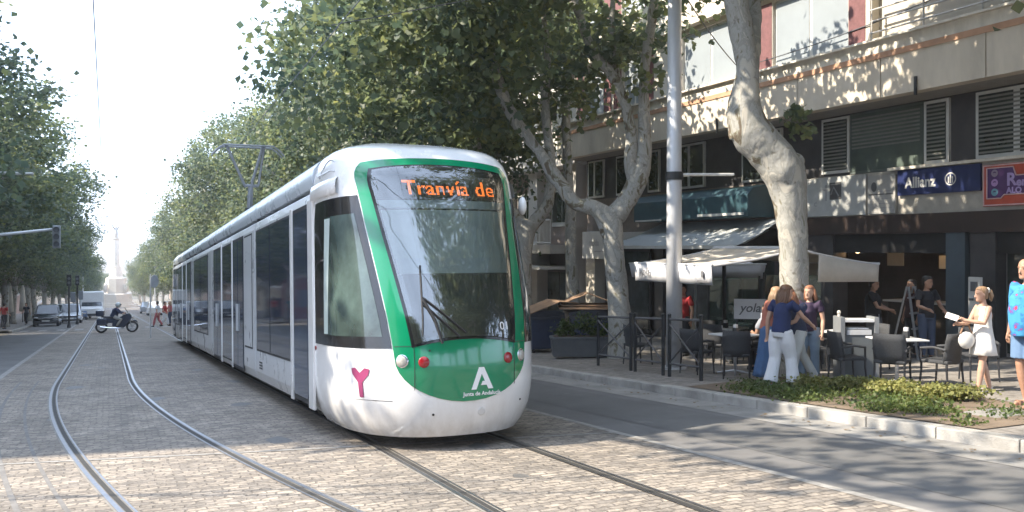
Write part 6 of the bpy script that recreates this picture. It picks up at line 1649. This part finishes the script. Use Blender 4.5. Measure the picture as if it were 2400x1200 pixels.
# white van/bus
r = tag(empty('white_van', (-1.6, 100, G(0, 100)), (TILT, 0, 0)), 'white high roofed van coming down the avenue behind the black posts', 'van')
wv = mat('van_white', (.72,.73,.74), .3, var=.04)
b = MB(); b.bb(-1.15, 1.15, .5, 6.5, .45, 2.9); b.build('cargo_body', wv, r, bevel=.15)
b = MB(); b.prism([(.0,.45), (.0,1.1), (.35,1.35), (.8,2.5), (1.6,2.6), (1.6,.45)], -1.05, 1.05, 'x'); b.build('cab', wv, r, bevel=.05)
b = MB(); b.add([(-.95,.33,1.38),(.95,.33,1.38),(.85,.77,2.4),(-.85,.77,2.4)], [(0,1,2,3)]); b.build('windshield', CARM['g'], r)
for sx in (-1, 1):
    b = MB(); b.ell((sx*.8, .05, .85), (.16,.08,.12), 10); b.build('headlight', whl, r)
    for yy in (1.0, 5.2):
        b = MB(); b.lathe([(0,-.12),(.38,-.12),(.38,.12),(0,.12)], 16, (sx*1.0, yy, .38), ax='x'); b.build('wheel', rubber, r)
b = MB(); b.bb(-1.1, 1.1, -.06, .05, .35, .6); b.build('bumper', ironm, r)
# ---- motorbike crossing, with rider
MBK = tag(empty('motorbike', (.42, 54.8, G(0, 54.8)), (0, 0, R(-6)), ), 'dark touring motorbike with panniers and top box crossing the rails', 'motorbike')
bk = mat('bike_dark_blue', (.02,.03,.06), .25, coat=.6, var=.1)
for xw in (-.80, .80):
    b = MB(); n = 24; rows = []
    for k in range(n+1):
        a = 2*pi*k/n; rows.append([(xw+(.27+.055*math.cos(t))*math.cos(a), .065*math.sin(t), .33+(.27+.055*math.cos(t))*math.sin(a)) for t in [2*pi*j/8 for j in range(9)]])
    b.grid(rows); w = b.build('wheel', rubber, MBK, smooth=True)
    b = MB(); b.lathe([(.20,-.03),(.245,-.03),(.245,.03),(.20,.03),(.20,-.03)], 20, (xw, 0, .33), ax='y')
    for k in range(6):
        a = k*pi/3; b.tube([(xw,0,.33), (xw+.22*math.cos(a), 0, .33+.22*math.sin(a))], .016, 5)
    b.lathe([(.12,-.045),(.13,-.045),(.13,.045),(.12,.045)], 14, (xw, 0, .33), ax='y'); b.build('rim', alum, w)
b = MB(); b.prism([(-.25,.38), (.40,.30), (.66,.62), (.80,.90), (.62,1.12), (.38,1.02), (.05,.82), (-.2,.70)], -.20, .20, 'y'); b.build('fairing', bk, MBK, bevel=.06)
b = MB(); b.prism([(-.75,.60), (-.2,.55), (.0,.80), (-.2,.86), (-.75,.86)], -.14, .14, 'y'); b.build('seat_unit', bk, MBK, bevel=.04)
b = MB(); b.prism([(-.68,.84), (.05,.80), (.0,.88), (-.3,.93), (-.68,.95)], -.16, .16, 'y'); b.build('seat', rubber, MBK, bevel=.03)
b = MB(); b.add([(.60,-.17,1.08),(.60,.17,1.08),(.40,.13,1.42),(.40,-.13,1.42)], [(0,1,2,3)]); b.build('windscreen', glass('bike_screen', (.6,.65,.7), .7), MBK, solid=.008)
for sy in (-1, 1):
    b = MB(); b.bb(-1.02, -.48, sy*.20, sy*.42, .48, .84); b.build('pannier', bk, MBK, bevel=.05)
    b = MB(); b.tube([(.80, sy*.085, .33), (.58, sy*.085, .95)], .026, 6); b.build('fork', alum, MBK)
    b = MB(); b.tube([(.50, 0, 1.05), (.42, sy*.3, 1.08), (.32, sy*.38, 1.05)], .016, 6); b.build('handlebar', ironm, MBK)
    b = MB(); b.ell((.50, sy*.40, 1.14), (.02,.07,.045), 8); b.build('mirror', bk, MBK)
b = MB(); b.bb(-1.08, -.66, -.26, .26, .96, 1.30); b.build('top_box', bk, MBK, bevel=.06)
b = MB(); b.ell((.80, 0, .86), (.06,.13,.09), 10); b.build('headlight', whl, MBK)
b = MB(); b.tube([(.2,-.2,.28), (-.35,-.24,.30), (-.85,-.26,.38)], [.035,.05,.055], 8); b.build('exhaust', chrome, MBK)
b = MB(); b.prism([(-.15,.25), (.38,.25), (.42,.5), (-.1,.6)], -.18, .18, 'y'); b.build('engine', alum, MBK, bevel=.03)
b = MB(); b.prism([(1.12,.52), (1.02,.70), (.8,.74), (.55,.66), (.8,.69), (1.0,.62)], -.07, .07, 'y'); b.build('front_mudguard', bk, MBK)
def rider_fn(r, V, HD, RM, J, wf):
    trousers(r, V, cloth('beige_trousers', (.36,.34,.31)), 1.0, hem=.06); top_(r, V, cloth('rider_jacket', (.02,.03,.07)), 1.0, 1.12, .02); shoes(r, V, J, rubber)
    b = MB(); b.ell(HD(0,-.01,.01), (.13,.15,.15), 16, 0, RM); b.build('helmet', mat('pale_helmet', (.55,.58,.57), .25, coat=.5), r, smooth=True)
    b = MB(); b.ell(HD(0,.05,.01), (.115,.115,.055), 14, 0, RM); b.build('visor', black, r, smooth=True)
fw = Vector((math.cos(R(-6)), math.sin(R(-6))))
RIDE = pose(pelvis=(0,-.05,.50), chest=(0,.06,.80), neck=(0,.13,.98), head=(0,.19,1.13), shL=(-.20,.08,.93), shR=(.20,.08,.93), elL=(-.29,.26,.72), elR=(.29,.26,.72), wrL=(-.34,.46,.68), wrR=(.34,.46,.68), hpL=(-.13,0,.46), hpR=(.13,0,.46), knL=(-.26,.36,.34), knR=(.26,.36,.34), anL=(-.24,.14,.0), anR=(.24,.14,.0))
person((.42-.12*fw.x, 54.8, ), fw, 1.78, RIDE, dict(w=1.08, gaze=(0,1,0), fn=rider_fn), 'motorcyclist in dark jacket and pale helmet riding the touring motorbike', z=G(0, 54.8)+.42)
# ---- the column at the end of the avenue
mz = 298.0; mx_ = 2.05; r = tag(empty('monument_column', (mx_, mz, G(0, mz))), 'pale stone monument with tall column and winged figure closing the avenue', 'monument')
stone = mat('pale_monument_stone', (.60,.55,.47), .7, var=.06, scale=.4)
b = MB(); b.lathe([(7.0,0),(7.0,.5),(6.2,.5),(6.2,1.0),(5.2,1.0),(5.2,1.6),(4.6,1.6),(4.6,4.2),(4.2,4.4),(0,4.4)], 8); b.build('stepped_base', stone, r)
b = MB(); b.lathe([(3.0,4.3),(3.0,9.0),(2.6,9.3),(2.0,9.5),(1.5,12),(1.5,12.6),(0,12.6)], 8); b.build('pedestal', stone, r)
b = MB(); b.lathe([(1.05,12.4),(.95,20.8),(1.3,21.2),(1.3,21.5),(0,21.5)], 16); b.build('column_shaft', stone, r, smooth=False)
b = MB(); b.tube([(0,0,21.4), (.1,0,23.0), (0,0,24.0), (0,0,24.5)], [.5,.45,.38,.28], 8)
b.ell((0,0,24.75), (.28,.28,.35), 8)
b.tube([(-.25,0,23.9), (-1.1,0,25.4), (-1.5,0,26.4)], [.2,.22,.06], 6); b.tube([(.25,0,23.9), (1.0,0,25.3), (1.5,0,26.3)], [.2,.22,.06], 6); b.build('winged_figure', mat('bronze_figure', (.33,.32,.30), .5, var=.2), r, smooth=True)
for sx in (-1, 1):
    b = MB(); b.tube([(sx*4.4, -2, 4.2), (sx*5.6, -2, 4.6), (sx*6.6, -2, 3.4), (sx*6.9, -2, 1.2)], [.5,.6,.5,.3], 8); b.ell((sx*4.6, -2, 5.4), (.5,.5,.7), 8); b.build('corner_figure', stone, r, smooth=True)
    b = MB(); b.ell((sx*2.9, -2.6, 6.2), (.7,.5,1.6), 10); b.build('relief_figure', stone, r, smooth=True)
# ---- posts, signs, lamps
r = tag(empty('sign_pole', (1.80, 45.2, G(0, 45.2))), 'slim grey pole with a round sign seen from behind, left of the tram tail', 'sign')
b = MB(); b.tube([(0,0,0), (0,0,3.02)], .032, 8); b.build('pole', galv, r)
b = MB(); b.lathe([(0,.0),(.30,.0),(.31,.01),(.30,.02),(0,.02)], 24, (0,0,0), ax='y'); b.v = [(x*.62+.17, y+.04, z+2.68) for x, y, z in b.v]; b.build('sign_disc', mat('sign_back_grey', (.33,.35,.38), .5, metal=.3), r)
def ped_light(x, y, label, h=3.1):
    r = tag(empty('traffic_light', (x, y, G(x, y))), label, 'traffic light', 'traffic lights at the crossing')
    b = MB(); b.tube([(0,0,0), (0,0,h)], .06, 8); b.lathe([(.06,0),(.13,0),(.10,.25),(.06,.3)], 10); b.build('pole', ironm, r)
    b = MB(); b.bb(-.15, .15, -.13, .13, h-.15, h+.65); b.build('signal_box', ironm, r, bevel=.03)
    b = MB(); b.bb(.08, .42, -.12, .12, h-1.3, h-.6); b.build('side_signal_box', mat('grey_signal_back', (.2,.22,.25), .5), r, bevel=.03)
    for k in range(2):
        b = MB(); b.lathe([(0,0),(.10,0),(.10,.03),(0,.03)], 12, (0, -.16, h+.08+.3*k), ax='y'); b.build('lens', MATS['dim_icon'], r)
ped_light(-2.55, 69.5, 'black traffic light post in front of the silver car'); ped_light(-2.3, 79, 'black traffic light post further back beside the white van', 3.3)
r = tag(empty('mast_traffic_light', (-6.0, 33, G(0, 33))), 'curved grey mast arm with a traffic light reaching in from the left', 'traffic light')
b = MB(); b.tube([(0,0,0), (0,0,2.0), (.25,0,2.7), (1.1,0,3.35), (2.6,0,4.0), (4.40,0,4.22)], [.12,.10,.09,.075,.055,.045], 10); b.build('mast_arm', galv, r, smooth=True)
b = MB(); b.bb(4.30, 4.54, -.14, .14, 3.58, 4.34); b.build('signal_box', mat('signal_grey', (.30,.32,.34), .5), r, bevel=.03)
for k in range(3):
    b = MB(); b.lathe([(0,0),(.085,0),(.095,-.08),(.085,.02),(0,.02)], 12, (4.42, -.17, 3.72+.24*k), ax='y'); b.build('lens', MATS['dim_icon'], r)
r = tag(empty('street_lamp', (-5.9, 30, GP(0, 30))), 'street lamp whose pale flat head reaches in at the left edge', 'street lamp')
b = MB(); b.tube([(0,0,0), (0,0,5.5)], [.09,.06], 10); b.tube([(0,0,5.45), (1.6,0,5.5), (3.5,0,5.5)], [.05,.035,.03], 8); b.build('pole', galv, r)
b = MB(); b.box((3.1,0,5.52), (1.5,.24,.06)); b.build('lamp_head', MATS['lamp_white'], r, bevel=.02)
for (x, y) in ((6.6, 150), (-3.6, 150)):
    r = tag(empty('street_lamp', (x, y, G(0, y))), 'distant street lamp on the %s of the column' % ('right' if x > 0 else 'left'), 'street lamp')
    b = MB(); b.tube([(0,0,0), (0,0,8)], .09, 8); b.build('pole', galv, r); b = MB(); b.box((-.6,0,8), (1.8,.3,.12)); b.build('lamp_head', MATS['lamp_white'], r)
# red kiosk
r = tag(empty('kiosk', (-8.9, 67.5, GP(0, 67.5))), 'dark red kiosk with pale arched edge at the left border', 'kiosk')
krd = mat('kiosk_red', (.20,.045,.045), .6, var=.2); ktr = mat('kiosk_trim', (.55,.50,.46), .6)
arch = [(-1.3,0), (-1.3,2.4)]+[(1.3*-math.cos(t), 2.4+.85*math.sin(t)) for t in [pi*i/10 for i in range(1, 10)]]+[(1.3,2.4), (1.3,0)]
b = MB(); b.prism(arch, 0, 3.4, 'y'); b.build('cabin', krd, r)
b = MB(); b.tube([(x*1.03, -.04, z) for x, z in arch[1:-1]]+[(1.34, -.04, 0)], .10, 8); b.build('arched_trim', ktr, r)
b = MB(); b.bb(-.8, .7, -.03, 0, .9, 2.2); b.build('shutter', MATS['dim_icon'], r)
# two cream parasol-like stall frames on the left pavement
for k, (x, y) in enumerate(((-7.3, 82), (-7.0, 90))):
    r = tag(empty('closed_parasol', (x, y, GP(0, y))), ('nearer', 'farther')[k]+' folded cream parasol beyond the dark container', 'parasol')
    b = MB(); b.tube([(0,0,0), (0,0,3.2)], .04, 8); b.build('pole', ironm, r); b = MB(); b.lathe([(.06,3.3),(.14,3.0),(.24,2.0),(.30,1.0),(.1,.95)], 10); b.build('canvas', canvas, r, smooth=True)
# ------------------------------------------------------------------ air
hz = bpy.data.materials.new('haze'); N, L = nodes(hz); N.remove(N['Principled BSDF'])
pv = N.new('ShaderNodeVolumePrincipled'); pv.inputs['Color'].default_value = (.93,.96,1,1); pv.inputs['Density'].default_value = .00055; pv.inputs['Anisotropy'].default_value = .0
L.new(pv.outputs[0], N['Material Output'].inputs['Volume'])
b = MB(); b.bb(-700, 700, -120, 3100, -21.5, 42)
o = b.build('haze', hz); tag(o, 'thin bright summer haze hanging over the whole avenue', 'haze', kind='stuff');
